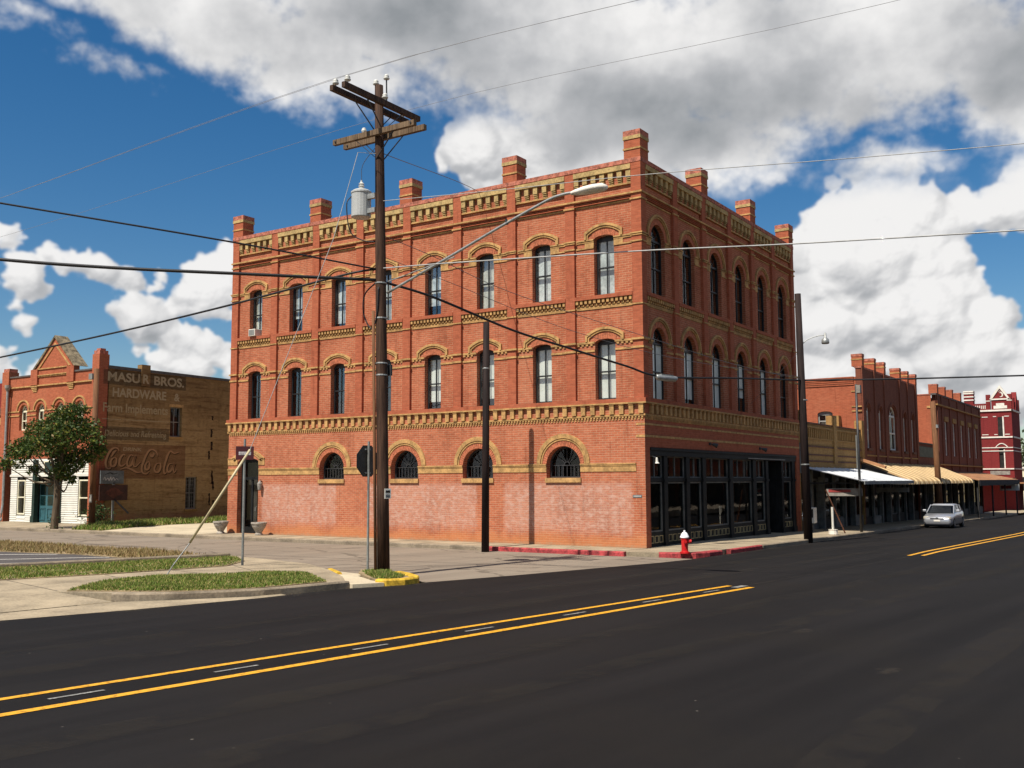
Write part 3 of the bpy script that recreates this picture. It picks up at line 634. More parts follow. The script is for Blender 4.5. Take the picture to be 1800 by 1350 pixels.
# ------------------------------------------------------------------ windows
WCACHE = {}
def window(parent, fac, uc, zb, w, h, rise, d, frame='black_paint', glassm='window_glass', blind_or_reflection=None, blind_cover=1.0, blind_depth=0.14, ft=0.05, head='solid', rail=0.5, muntin=True, bars=False, name='window'):
    key = (w, h, rise, ft, head, rail, muntin, bars)
    if key not in WCACHE:
        F = Fac('A'); mb = MB()
        F.box(mb, -w/2, -w/2+ft, 0, 0.09, 0, h+ (rise*0.2 if rise else 0)); F.box(mb, w/2-ft, w/2, 0, 0.09, 0, h+(rise*0.2 if rise else 0))
        F.box(mb, -w/2+ft, w/2-ft, 0.002, 0.088, 0, ft*1.2)
        if rise == 0 or head == 'solid': F.box(mb, -w/2+ft, w/2-ft, 0.002, 0.088, h-ft, h)
        if rise and head == 'solid': F.poly(mb, arc(0, w/2+0.01, h, rise+0.01, 10), 0.01, 0.08)
        if rise and head == 'fan':
            F.band(mb, arc(0, w/2, h, rise, 12), arc(0, w/2-ft, h, rise-ft, 12), 0, 0.09)
            F.box(mb, -w/2+ft, w/2-ft, 0.004, 0.086, h-ft*0.7, h+ft*0.7)
            F.band(mb, arc(0, 0.16, h+ft*0.7, 0.16, 8), arc(0, 0.135, h+ft*0.7, 0.135, 8), 0.03, 0.06)
            for a in (45, 90, 135):
                c, s = math.cos(R(a)), math.sin(R(a)); mb.bar((0.045, -c*0.15, h+0.15*s), (0.045, -c*(w/2-ft), h+s*(rise-ft)), 0.025, 0.025)
        zr = h*rail
        if rail: F.box(mb, -w/2+ft, w/2-ft, -0.01, 0.084, zr-ft*0.45, zr+ft*0.45)
        if muntin: F.box(mb, -0.018, 0.018, 0.012, 0.07, ft*1.2, h)
        if bars:
            for k in range(1, 6): F.box(mb, -w/2+w*k/6-0.008, -w/2+w*k/6+0.008, -0.03, -0.012, 0.0, h)
            for k in range(1, 8): F.box(mb, -w/2, w/2, -0.032, -0.014, h*k/8-0.008, h*k/8+0.008)
        me = bpy.data.meshes.new('window_frame'); me.from_pydata(mb.v, [], mb.f); me.update()
        panes = []
        zs = [(ft*1.2, zr-ft*0.45), (zr+ft*0.45, h-(ft if head == 'solid' or rise == 0 else ft*0.7))] if rail else [(ft*1.2, h-ft)]
        us = [(-w/2+ft, -0.018), (0.018, w/2-ft)] if muntin else [(-w/2+ft, w/2-ft)]
        for za, zc in zs:
            for ua, ub in us:
                pm = bpy.data.meshes.new('pane'); pm.from_pydata([F.p(ua, 0.04, za), F.p(ub, 0.04, za), F.p(ub, 0.04, zc), F.p(ua, 0.04, zc)], [], [(0, 1, 2, 3)]); panes.append(pm)
        if rise and head == 'fan':
            pts = arc(0, w/2-ft, h+ft*0.7, rise-ft*1.6, 12); pm = bpy.data.meshes.new('pane')
            pm.from_pydata([F.p(u, 0.045, z) for u, z in pts], [], [tuple(range(len(pts)))]); panes.append(pm)
        WCACHE[key] = (me, panes)
    me, panes = WCACHE[key]
    mk = (id(me), frame, glassm)
    if mk not in WCACHE:
        m2 = me.copy(); m2.materials.clear(); m2.materials.append(MATS[frame]); ps = []
        for pm in panes:
            q = pm.copy(); q.materials.clear(); q.materials.append(MATS[glassm]); ps.append(q)
        WCACHE[mk] = (m2, ps)
    m2, ps = WCACHE[mk]
    rz = 0 if fac.k == 'A' else math.pi/2
    at = fac.p(uc, d, zb)
    wo = place(m2, name, parent, at, rotz=rz)
    for q in ps:
        o = bpy.data.objects.new('pane', q); COL.objects.link(o); o.parent = wo
    if blind_or_reflection:  # real blind; on the block's top floor a sheet imitating reflected cloud
        F = Fac('A'); mb = MB(); F.box(mb, -w/2+0.02, w/2-0.02, blind_depth, blind_depth+0.01, h*(1-blind_cover)+0.03, h+rise*0.9 if head == 'solid' else h-0.02)
        bm_ = bpy.data.meshes.new('blind_or_reflection'); bm_.from_pydata(mb.v, [], mb.f); bm_.materials.append(MATS[blind_or_reflection])
        o = bpy.data.objects.new('blind_or_reflection', bm_); COL.objects.link(o); o.parent = wo
    return wo
def shared(name, key, maker, mat, parent, at, rotz=0, kind=None):
    k = (key, mat)
    if k not in WCACHE:
        mb = maker(); me = bpy.data.meshes.new(name); me.from_pydata(mb.v, [], mb.f); me.materials.append(MATS[mat]); WCACHE[k] = me
    return place(WCACHE[k], name, parent, at, kind, None, rotz)

# ------------------------------------------------------------------ the three-storey brick block
def brick_block():
    LA, LB = 20.2, 15.95
    T = thing('brick_building', (0, 0, 0), 'large three storey red brick corner block with ochre trim and parapet piers', 'building')
    FA, FB = Fac('A'), Fac('B')
    REC = 0.11
    pa = [(0.0, 0.37)]+[(2.6+2.457*i, 2.97+2.457*i) for i in range(7)]+[(19.8, LA)]
    pb = [(0.0, 0.37)]+[(2.597*i, 2.597*i+0.37) for i in range(1, 6)]+[(15.58, LB)]
    Z2, Z3 = 4.92, 8.52
    for F, pil, L in ((FA, pa, LA), (FB, pb, LB)):
        A = F.k == 'A'
        bays = [(pil[i][1], pil[i+1][0]) for i in range(len(pil)-1)]
        mb = MB()
        for (a, b) in bays:
            uc = (a+b)/2
            w = 0.78 if A else 1.12
            rise = 0.13 if A else 0.56
            F.wall(mb, a, b, Z2, 8.10, REC, [(uc, w, Z2+0.001, 6.88, rise)], 0.34)
            F.wall(mb, a, b, 8.10, 12.92, REC, [(uc, w, Z3, 10.48, rise)], 0.34)
        mb.build('wall', 'red_brick', T)
        for i, (a, b) in enumerate(pil):
            m = MB()
            if A: F.box(m, a, b, 0.0, 0.3, Z2, 13.0)
            elif i == 0: F.box(m, 0.302, b, 0.0, 0.3, Z2, 13.0)
            else: F.box(m, a, b, 0.0, 0.3, Z2, 13.0)
            m.build('pilaster', 'red_brick_plain', T)
        # parapet strip and coping
        m = MB(); F.box(m, 0.0 if A else 0.32, L, 0.003, 0.32, 12.902, 12.9345); m.build('parapet', 'red_brick_plain', T)
        m = MB(); F.box(m, -0.02 if A else 0.345, L+0.02, -0.02, 0.345, 12.935, 13.085); m.build('coping', 'coping_brick', T)
        # horizontal courses
        def line(nm, z0, z1, pr, mat, u0=None, u1=None):
            m = MB(); F.box(m, (-pr if A else 0.004) if u0 is None else u0, L+pr if u1 is None else u1, -pr, 0.02, z0, z1); return m.build(nm, mat, T)
        line('string_course', 11.86, 11.92, 0.05, 'ochre_brick')
        line('belt_line', 4.735, 4.785, 0.12, 'ochre_brick')
        line('belt_line', 4.33, 4.39, 0.05, 'ochre_brick')
        line('belt_ledge', 4.786, 4.92, 0.10, 'red_brick_plain')
        def follow(nm, z0, z1, pr, mat, skip_open=None):
            # a course that steps back in the bays and forward over the pilasters
            def seg(u0, u1, d0, d1):
                m = MB(); F.box(m, u0, u1, d0, d1, z0, z1); m.build(nm, mat, T)
            for i, (a, b) in enumerate(pil):
                seg(a-(pr if i else (pr if A else -0.005)), b+pr, -pr, 0.02)
            for (a, b) in bays:
                uc = (a+b)/2
                if skip_open:
                    seg(a+pr, uc-skip_open, REC-pr, REC+0.02); seg(uc+skip_open, b-pr, REC-pr, REC+0.02)
                else: seg(a+pr, b-pr, REC-pr, REC+0.02)
        ow = 0.391 if A else 0.561
        follow('string_course', 11.645, 11.70, 0.035, 'ochre_brick')
        follow('impost_course', 10.465, 10.51, 0.05, 'ochre_brick', ow)
        follow('impost_course', 10.405, 10.445, 0.03, 'ochre_brick', ow)
        follow('impost_course', 10.19, 10.24, 0.03, 'ochre_brick', ow)
        follow('impost_course', 6.87, 6.935, 0.05, 'ochre_brick', ow)
        follow('impost_course', 6.59, 6.66, 0.03, 'ochre_brick', ow)
        follow('sill_course', 8.06, 8.105, 0.03, 'ochre_brick')
        for bi, (a, b) in enumerate(bays):
            uc = (a+b)/2
            # corbelled red strips under the string course
            m = MB()
            for k in range(3): F.box(m, a, b, 0.0+0.012*k, REC+0.01, 11.822-0.052*k, 11.848-0.052*k)
            m.build('corbel_strips', 'red_brick_plain', T, kind='stuff')
            # frieze: beam, brackets, base line
            m = MB(); F.box(m, a, b, -0.035, REC+0.02, 12.73, 12.90); m.build('frieze_beam', 'ochre_weathered', T)
            m = MB(); F.box(m, a, b, 0.035, REC+0.02, 12.225, 12.27); m.build('frieze_line', 'ochre_brick', T)
            nb = 7 if (A and bi == 0) else 6
            bw = 0.18
            for k in range(nb):
                u = a+bw/2+0.01+(b-a-bw-0.02)*k/(nb-1)
                def mk():
                    f = Fac('A'); q = MB()
                    f.box(q, -bw/2, bw/2, 0.0, REC+0.01, 0.20, 0.462)
                    for s, (zz, dd) in enumerate(((0.145, 0.02), (0.085, 0.045), (0.025, 0.07))): f.box(q, -bw/2+0.004, bw/2-0.004, dd, REC+0.01, zz, zz+0.036)
                    return q
                shared('bracket', 'bracket', mk, 'ochre_weathered', T, F.p(u, 0, 12.268), 0 if A else math.pi/2)
            # dentil sill of the top floor
            m = MB(); F.box(m, a-0.0, b+0.0, -0.03, REC+0.36, 8.39, 8.515); m.build('sill', 'red_brick_plain', T)
            m = MB(); n = 13; pit = (b-a)/n
            for k in range(n):
                F.box(m, a+pit*(k+0.22), a+pit*(k+0.78), 0.0, REC+0.01, 8.255, 8.385)
                F.box(m, a+pit*(k+0.02), a+pit*(k+0.60), 0.045, REC+0.01, 8.175, 8.235)
            F.box(m, a, b, 0.075, REC+0.01, 8.106, 8.165)
            m.build('dentils', 'ochre_brick', T, kind='stuff')
            # small teeth under the impost course of the middle floor
            m = MB(); u = a+0.06
            while u < b-0.1:
                if abs(u+0.05-uc) > ow+0.07: F.box(m, u, u+0.09, REC-0.04, REC+0.01, 6.80, 6.868)
                u += 0.17
            m.build('dentils', 'ochre_brick', T, kind='stuff')
            # imposts beside the top floor windows, and hood mouldings
            hw = 0.74 if A else 0.91
            for sgn in (-1, 1):
                m = MB(); lo, hi = sorted((uc+sgn*ow, uc+sgn*hw)); F.box(m, lo, hi, REC-0.022, REC+0.01, 10.191, 10.404); m.build('impost_block', 'ochre_brick', T)
            for zi, (zs, leg) in enumerate(((10.48, 10.512), (6.88, 6.937))):
                for wd, o0, o1, pr in ((1, 0.0, 0.075, 0.075), (2, 0.09, 0.135, 0.045)):
                    m = MB()
                    if A: F.band(m, seg_arc(uc, hw-o0, zs+0.28-o0*0.4, 0.26-o0*0.3, 10, leg), seg_arc(uc, hw-o1, zs+0.28-o1*0.8, 0.26-o1*0.3, 10, leg), REC-pr, REC+0.01)
                    else: F.band(m, arc(uc, hw-o0, zs, hw-o0, 16, leg-0.001), arc(uc, hw-o1, zs, hw-o1, 16, leg-0.001), REC-pr, REC+0.01)
                    m.build('hood_moulding', 'ochre_brick', T)
                m = MB()                                           # ring of rowlock bricks over the opening
                nn = 19 if A else 27
                wd_, rs_ = (0.39, 0.13) if A else (0.56, 0.56)
                pts = arc(uc, wd_, zs, rs_, nn); th = 0.20 if A else 0.19
                for (p, q) in zip(pts, pts[1:]):
                    def outp(r):
                        dx, dz = (r[0]-uc)/wd_, (r[1]-zs)/max(rs_, 0.01)
                        if A: return (r[0]+dx*0.06, r[1]+th)
                        return (r[0]+dx*th, r[1]+dz*th)
                    p2, q2 = ((p[0]*0.94+q[0]*0.06), (p[1]*0.94+q[1]*0.06)), ((q[0]*0.94+p[0]*0.06), (q[1]*0.94+p[1]*0.06))
                    F.poly(m, [p2, q2, outp(q2), outp(p2)], REC-0.012, REC+0.004)
                m.build('arch_bricks', 'arch_brick', T, kind='stuff')
            # windows
            w = 0.78 if A else 1.12
            if A:
                b2 = 'blind_white' if bi < 4 else None
                window(T, F, uc, Z2+0.002, w, 6.88-Z2, 0.13, REC+0.2, blind_or_reflection=b2, blind_cover=(0.97, 0.97, 0.86, 0.86)[bi] if bi < 4 else 1)
                window(T, F, uc, Z3+0.002, w, 10.48-Z3, 0.13, REC+0.2, blind_or_reflection=('reflection_grey', 'reflection_grey', 'reflection_tan', 'reflection_grey', 'reflection_tan', 'reflection_grey', 'reflection_grey', 'reflection_tan')[bi], blind_cover=(1, 0.97, 1, 0.8, 1, 0.92, 0.7, 0.9)[bi])  # sheets behind these panes are coloured like clouds mirrored in the glass
            else:
                window(T, F, uc, Z2+0.002, w, 6.88-Z2, 0.56, REC+0.14, head='fan', blind_or_reflection='blind_white' if bi < 5 else None, blind_cover=(0.98, 0.9, 0.98, 0.7, 0.98)[min(bi, 4)], blind_depth=0.055, glassm='dim_glass')
                window(T, F, uc, Z3+0.002, w, 10.48-Z3, 0.56, REC+0.14, head='fan', glassm='dim_glass')
        # belt blocks and teeth
        n = int(L/0.36)
        for k in range(n):
            u = 0.09+(L-0.18)*k/(n-1)
            if not A and k == 0: continue
            def mk():
                f = Fac('A'); q = MB(); f.box(q, -0.083, 0.083, -0.085, 0.01, 0, 0.27); f.box(q, -0.09, 0.09, -0.10, 0.01, 0.285, 0.325); return q
            shared('belt_block', 'belt_block', mk, 'ochre_brick', T, F.p(u, 0, 4.405), 0 if A else math.pi/2)
        m = MB(); n = int(L/0.12)
        for k in range(n):
            u = 0.03+(L-0.06)*k/n
            F.box(m, u, u+0.065, -0.04, 0.01, 4.265, 4.33); F.box(m, u+0.02, u+0.08, -0.022, 0.01, 4.205, 4.262)
        m.build('teeth', 'ochre_brick', T, kind='stuff')
    # corner piers on the parapet
    def pier(x0, x1, y0, y1):
        m = MB(); m.box(x0, x1, y0, y1, 12.70, 13.96); P = m.build('pier', 'red_brick_plain', T)
        c = 0.025
        MB().box(x0-c, x1+c, y0-c, y1+c, 13.74, 13.86).build('band', 'ochre_weathered', P)
        MB().box(x0-c, x1+c, y0-c, y1+c, 13.38, 13.44).build('band', 'ochre_brick', P)
        MB().box(x0-0.018, x1+0.018, y0-0.018, y1+0.018, 13.861, 14.05).build('cap', 'coping_brick', P)
    pier(-0.006, 0.61, -0.006, 0.61)
    for i in (2, 4, 6):
        yc = (pa[i][0]+pa[i][1])/2+0.05; pier(-0.006, 0.61, yc-0.31, yc+0.31)
    pier(-0.006, 0.61, LA-0.62, LA+0.004)
    for i in (2, 4):
        xc = (pb[i][0]+pb[i][1])/2+0.1; pier(xc-0.31, xc+0.31, -0.006, 0.61)
    pier(LB-0.6, LB+0.01, -0.006, 0.61)
    # ground floor, side street wall: arched windows and a door
    GA = [3.12, 6.74, 10.2, 14.01]
    ops = [(g, 1.36, 2.3, 2.73, 0.66) for g in GA]+[(18.93, 1.30, 0.001, 3.05, 0.18)]
    m = MB(); FA.wall(m, 0, LA, 0.0, Z2, 0.0, ops, 0.35, 16); m.build('ground_wall', 'red_brick_worn', T)
    # ochre band between the openings
    edges = [0.33]+[e for g in GA for e in (g-0.681, g+0.681)]+[18.25]
    for a, b in list(zip(edges[0::2], edges[1::2]))+[(19.61, LA)]:
        m = MB(); FA.box(m, a, b, -0.022, 0.01, 2.50, 2.67); FA.box(m, a, b, -0.05, 0.01, 2.73, 2.78); FA.box(m, a, b, -0.035, 0.01, 2.685, 2.72); m.build('band_course', 'ochre_brick', T)
    for g in GA:
        for o0, o1, pr in ((0.0, 0.15, 0.05), (0.17, 0.22, 0.03)):
            m = MB(); FA.band(m, arc(g, 1.06-o0, 2.79, 1.02-o0, 20), arc(g, 1.06-o1, 2.79, 1.02-o1, 20), -pr, 0.01); m.build('hood_moulding', 'ochre_brick', T)
        m = MB(); pts = arc(g, 0.68, 2.73, 0.66, 29)
        for (p, q) in zip(pts, pts[1:]):
            p2, q2 = ((p[0]*0.94+q[0]*0.06), (p[1]*0.94+q[1]*0.06)), ((q[0]*0.94+p[0]*0.06), (q[1]*0.94+p[1]*0.06))
            f = lambda r: (g+(r[0]-g)*1.24, 2.73+(r[1]-2.73)*1.25)
            FA.poly(m, [p2, q2, f(q2), f(p2)], -0.012, 0.004)
        m.build('arch_bricks', 'arch_brick', T, kind='stuff')
        m = MB(); FA.box(m, g-0.715, g+0.715, -0.06, 0.33, 2.14, 2.298); m.build('sill', 'ochre_brick', T)
        # fanlight with bars
        m = MB()
        FA.band(m, arc(g, 0.68, 2.73, 0.66, 16, 2.30), arc(g, 0.62, 2.73, 0.60, 16, 2.30), 0.24, 0.32)
        FA.box(m, g-0.62, g+0.62, 0.24, 0.32, 2.30, 2.35); FA.box(m, g-0.62, g+0.62, 0.245, 0.31, 2.715, 2.745)
        for k in range(1, 8): FA.box(m, g-0.62+1.24*k/8-0.012, g-0.62+1.24*k/8+0.012, 0.255, 0.28, 2.35, 2.715)
        FA.band(m, arc(g, 0.12, 2.745, 0.12, 8), arc(g, 0.095, 2.745, 0.095, 8), 0.25, 0.28)
        for a in (40, 65, 90, 115, 140):
            c, s = math.cos(R(a)), math.sin(R(a)); m.bar((0.265, g-c*0.11, 2.745+0.11*s), (0.265, g-c*0.61, 2.745+s*0.57), 0.018, 0.018)
        wo = m.build('arched_window', 'steel_dark', T)
        pts = arc(g, 0.63, 2.73, 0.61, 16, 2.3); MB().add([FA.p(u, 0.30, z) for u, z in pts], [tuple(range(len(pts)))]).build('pane', 'shop_glass', wo)
    # door
    for o0, o1, pr in ((0.0, 0.10, 0.05), (0.12, 0.17, 0.03)):
        m = MB(); FA.band(m, seg_arc(18.93, 1.0-o0, 3.24-o0, 0.36, 10), seg_arc(18.93, 1.0-o1, 3.24-o1, 0.36, 10), -pr, 0.01); m.build('hood_moulding', 'ochre_brick', T)
    for a, b in ((17.9, 18.27), (19.59, LA)):
        m = MB(); FA.box(m, a, b, -0.05, 0.01, 3.19, 3.23); FA.box(m, a, b, -0.03, 0.01, 2.93, 3.17); m.build('impost_block', 'ochre_brick', T)
    m = MB(); FA.box(m, 18.28, 18.36, 0.22, 0.32, 0, 3.1); FA.box(m, 19.50, 19.58, 0.22, 0.32, 0, 3.1); FA.box(m, 18.36, 19.5, 0.22, 0.33, 2.30, 2.42)
    FA.box(m, 18.36, 18.50, 0.25, 0.30, 0, 2.3); FA.box(m, 19.36, 19.5, 0.25, 0.30, 0, 2.3); FA.box(m, 18.5, 19.36, 0.25, 0.30, 0, 0.28); FA.box(m, 18.88, 18.98, 0.25, 0.30, 0.28, 2.3); FA.box(m, 18.36, 19.5, 0.22, 0.33, 3.05, 3.22)
    dr = m.build('door', 'storefront_paint', T)
    for a, b, z0, z1 in ((18.5, 18.88, 0.28, 2.3), (18.98, 19.36, 0.28, 2.3), (18.36, 19.5, 2.42, 3.05)):
        m = MB(); FA.quad(m, a, b, 0.28, z0, z1); m.build('pane', 'dim_glass', dr)
    m = MB(); m.tube([(0.22, 18.62, 0.95), (0.17, 18.62, 0.97), (0.17, 18.62, 1.12), (0.22, 18.62, 1.14)], 0.015, 6); m.build('handle', 'galvanised', dr)
    # storefront on the main street
    m = MB(); FB.box(m, 0.36, LB, 0.004, 0.36, 3.30, Z2-0.14); m.build('storefront_wall', 'red_brick_plain', T)
    m = MB(); FB.box(m, 0.003, 0.36, 0.0, 0.4, -0.02, Z2-0.14); m.build('storefront_pier', 'red_brick_plain', T)
    m = MB(); FB.box(m, 15.5, LB, 0.0, 0.4, -0.3, 3.299); m.build('storefront_pier', 'red_brick_plain', T)
    for z0, z1 in ((4.02, 4.09), (3.62, 3.70)):
        m = MB(); m.box(-0.012, 0.02, 0.0, 0.31, z0, z1); m.build('stone_line', 'ochre_brick', T)
        m = MB(); m.box(-0.012, LB, -0.012, 0.0, z0, z1-0.002); m.build('stone_line', 'ochre_brick', T)
    m = MB(); FB.box(m, 0.40, 15.46, 0.02, 0.30, 3.02, 3.298); FB.box(m, 0.40, 15.46, -0.02, 0.019, 3.20, 3.29); m.build('lintel_beam', 'storefront_paint', T)
    bays = [(0.42, 1.56), (1.84, 3.40), (3.70, 4.88), (5.18, 7.52), (7.86, 10.07), (10.45, 11.62), (13.86, 15.05)]
    postsx = [(0.362, 0.42), (1.56, 1.84), (3.40, 3.70), (4.88, 5.18), (7.52, 7.86), (10.07, 10.45), (11.62, 11.92), (13.60, 13.86), (15.05, 15.46)]
    for a, b in postsx:
        m = MB(); FB.box(m, a, b, 0.06, 0.34, -0.25, 3.02)
        if b-a > 0.2: FB.box(m, a-0.02, b+0.02, 0.03, 0.3, -0.25, 0.12); FB.box(m, a-0.02, b+0.02, 0.03, 0.3, 2.14, 2.24)
        m.build('storefront_post', 'storefront_paint', T)
    for a, b in bays:
        m = MB(); FB.box(m, a, b, 0.12, 0.30, -0.25, 0.42); bk = m.build('bulkhead', 'storefront_paint', T)
        k = max(3, int((b-a)/0.36)); pw = (b-a-0.1)/k
        for i in range(k):
            u0, u1 = a+0.05+pw*i+0.04, a+0.05+pw*(i+1)-0.04; m = MB()
            FB.band(m, [(u0, 0.12), (u1, 0.12), (u1, 0.36), (u0, 0.36), (u0, 0.12)], [(u0+0.022, 0.142), (u1-0.022, 0.142), (u1-0.022, 0.338), (u0+0.022, 0.338), (u0+0.022, 0.142)], 0.10, 0.121); m.build('panel_frame', 'gold_trim', bk)
        m = MB(); FB.box(m, a, b, 0.10, 0.30, 2.15, 2.29); FB.box(m, a, b, 0.12, 0.28, 0.42, 0.47); m.build('transom_bar', 'storefront_paint', T)
        # display sash with a pale inner line
        m = MB(); u0, u1 = a+0.01, b-0.01
        FB.band(m, [(u0, 0.48), (u1, 0.48), (u1, 2.14), (u0, 2.14), (u0, 0.48)], [(u0+0.05, 0.53), (u1-0.05, 0.53), (u1-0.05, 2.09), (u0+0.05, 2.09), (u0+0.05, 0.53)], 0.15, 0.21)
        sh = m.build('display_window', 'sash_grey', T)
        m = MB(); FB.quad(m, u0+0.05, u1-0.05, 0.18, 0.53, 2.09); m.build('pane', 'shop_glass', sh)
        n = 2 if b-a < 1.9 else 3
        m = MB()
        for i in range(n+1):
            uu = a+0.02+(b-a-0.04)*i/n; FB.box(m, uu-0.018, uu+0.018, 0.15, 0.21, 2.30, 3.015)
        FB.box(m, a, b, 0.152, 0.208, 2.291, 2.325); FB.box(m, a, b, 0.152, 0.208, 2.985, 3.018)
        tw = m.build('transom_window', 'sash_grey', T)
        for i in range(n):
            m = MB(); FB.quad(m, a+0.04+(b-a-0.04)*i/n, a-0.0+(b-a-0.04)*(i+1)/n, 0.18, 2.325, 2.985); m.build('pane', 'shop_glass', tw)
    # recessed entrance
    m = MB(); FB.box(m, 11.9, 11.96, 0.3, 1.6, -0.2, 3.0); FB.box(m, 13.56, 13.62, 0.3, 1.6, -0.2, 3.0); FB.box(m, 11.96, 13.56, 1.55, 1.62, 2.2, 3.0); m.build('entry_side', 'storefront_paint', T)
    m = MB(); FB.band(m, [(11.98, -0.1), (11.98, 2.15), (13.54, 2.15), (13.54, -0.1)], [(12.1, -0.1), (12.1, 2.05), (13.42, 2.05), (13.42, -0.1)], 1.5, 1.56); FB.box(m, 12.7, 12.82, 1.5, 1.56, -0.1, 2.05); FB.box(m, 12.1, 13.42, 1.5, 1.56, -0.1, 0.3)
    e = m.build('entry_door', 'storefront_paint', T)
    for a, b in ((12.1, 12.7), (12.82, 13.42)):
        m = MB(); FB.quad(m, a, b, 1.53, 0.3, 2.05); m.build('pane', 'shop_glass', e)
    m = MB(); FB.box(m, 9.3, 13.8, -0.05, -0.021, 3.05, 3.09); m.build('awning_rail', 'warm_grey', T)
    # inside: dark rooms so that windows have depth, roof, rear walls
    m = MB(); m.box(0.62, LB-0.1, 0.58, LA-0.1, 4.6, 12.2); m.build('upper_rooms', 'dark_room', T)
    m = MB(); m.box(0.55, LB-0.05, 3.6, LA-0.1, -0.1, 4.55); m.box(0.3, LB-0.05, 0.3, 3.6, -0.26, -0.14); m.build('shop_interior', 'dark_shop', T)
    m = MB(); m.box(0.31, LB-0.01, 0.31, LA-0.01, 12.3, 12.45); m.build('roof', 'roof_tar', T)
    m = MB(); m.box(LB-0.30, LB, 0.37, LA, -0.3, 13.02); m.box(0.3, LB-0.3, LA-0.3, LA-0.003, -0.3, 13.02); m.build('rear_wall', 'red_brick_plain', T)
    # small fittings bolted to the block
    for x, z in ((5.41, 3.54), (10.74, 3.5)):
        m = MB(); m.box(x-0.05, x+0.05, -0.06, 0.004, z-0.05, z+0.05); m.tube([(x, -0.06, z), (x+0.02, -0.13, z-0.02)], 0.02, 6); fl = m.build('floodlight', 'steel_dark', T)
        m = MB(); m.tube([(x+0.05, -0.1, z-0.01), (x+0.16, -0.24, z-0.07)], [0.05, 0.09], 10); m.build('lamp_shade', 'steel_dark', fl)
    m = MB(); m.lathe((0.66, -0.10, 2.76), [(0.09, 0.0), (0.05, 0.05), (0.035, 0.16), (0.02, 0.20)], 12); m.tube([(0.66, -0.10, 2.94), (0.66, 0.1, 3.03)], 0.012, 6); m.build('bell_lamp', 'white_paint', T)
    m = MB(); m.box(-0.012, 0.0, 0.14, 0.47, 1.64, 1.73); s = m.build('street_plaque', 'sign_grey', T)
    for k in range(6):
        MB().box(-0.016, -0.0121, 0.18+0.045*k, 0.205+0.045*k, 1.665, 1.705).build('letter', 'pale_mark', s)
    m = MB(); m.box(-0.12, 0.0, 18.02, 18.06, 2.2, 2.24); m.tube([(-0.02, 18.04, 2.22), (-0.10, 18.04, 2.30), (-0.14, 18.04, 2.26)], 0.012, 6)
    L = m.build('wall_lantern', 'steel_dark', T)
    m = MB(); m.lathe((-0.14, 18.04, 1.84), [(0.03, 0.0), (0.075, 0.04), (0.10, 0.30), (0.03, 0.40), (0.01, 0.44)], 8); m.build('lantern_body', 'warm_grey', L)
    return T
BLOCK = brick_block()
# air conditioner in the far left top window
_t = thing('window_air_conditioner', (0.2, 18.76, 8.53), 'small white window air conditioner in leftmost top floor window of brick block', 'air conditioner')
MB().box(-0.12, 0.40, 18.56, 18.96, 8.53, 8.83).build('case', 'white_trim', _t, bevel=0.012)
MB().box(-0.126, -0.119, 18.59, 18.93, 8.56, 8.80).build('grille', 'pipe_grey', _t)

# ------------------------------------------------------------------ lettering
def flat_text(s, fac, u0, u1, z0, z1, d, mat, parent, name='lettering', shear=0.0, bold=0.03):
    cu = bpy.data.curves.new('t', 'FONT'); cu.body = s; cu.shear = shear; cu.offset = bold
    o = bpy.data.objects.new('t', cu); COL.objects.link(o)
    dg = bpy.context.evaluated_depsgraph_get(); dg.update()
    me = bpy.data.meshes.new_from_object(o.evaluated_get(dg)); bpy.data.objects.remove(o)
    xs = [v.co.x for v in me.vertices]; ys = [v.co.y for v in me.vertices]
    ax, ay, bx, by = min(xs), min(ys), max(xs), max(ys)
    mb = MB(); mb.add([fac.p(u0+(v.co.x-ax)/(bx-ax)*(u1-u0), d, z0+(v.co.y-ay)/(by-ay)*(z1-z0)) for v in me.vertices], [tuple(p.vertices) for p in me.polygons])
    bpy.data.meshes.remove(me)
    return mb.build(name, mat, parent)
def ribbon(mb, pts, fac, d, w, thick_end=0.35):
    P = catmull([(u, z, 0) for u, z in pts], 6); n = len(P); V = []
    for i, p in enumerate(P):
        t = (P[min(i+1, n-1)]-P[max(i-1, 0)]).normalized(); nn = Vector((-t.y, t.x, 0))
        ww = w*(thick_end+(1-thick_end)*math.sin(math.pi*i/(n-1)))*(0.75+0.35*abs(t.y))
        for s in (-1, 1): V.append(fac.p(p.x+nn.x*ww*s/2, d, p.y+nn.y*ww*s/2))
    mb.add(V, [(2*i, 2*i+1, 2*i+3, 2*i+2) for i in range(n-1)])

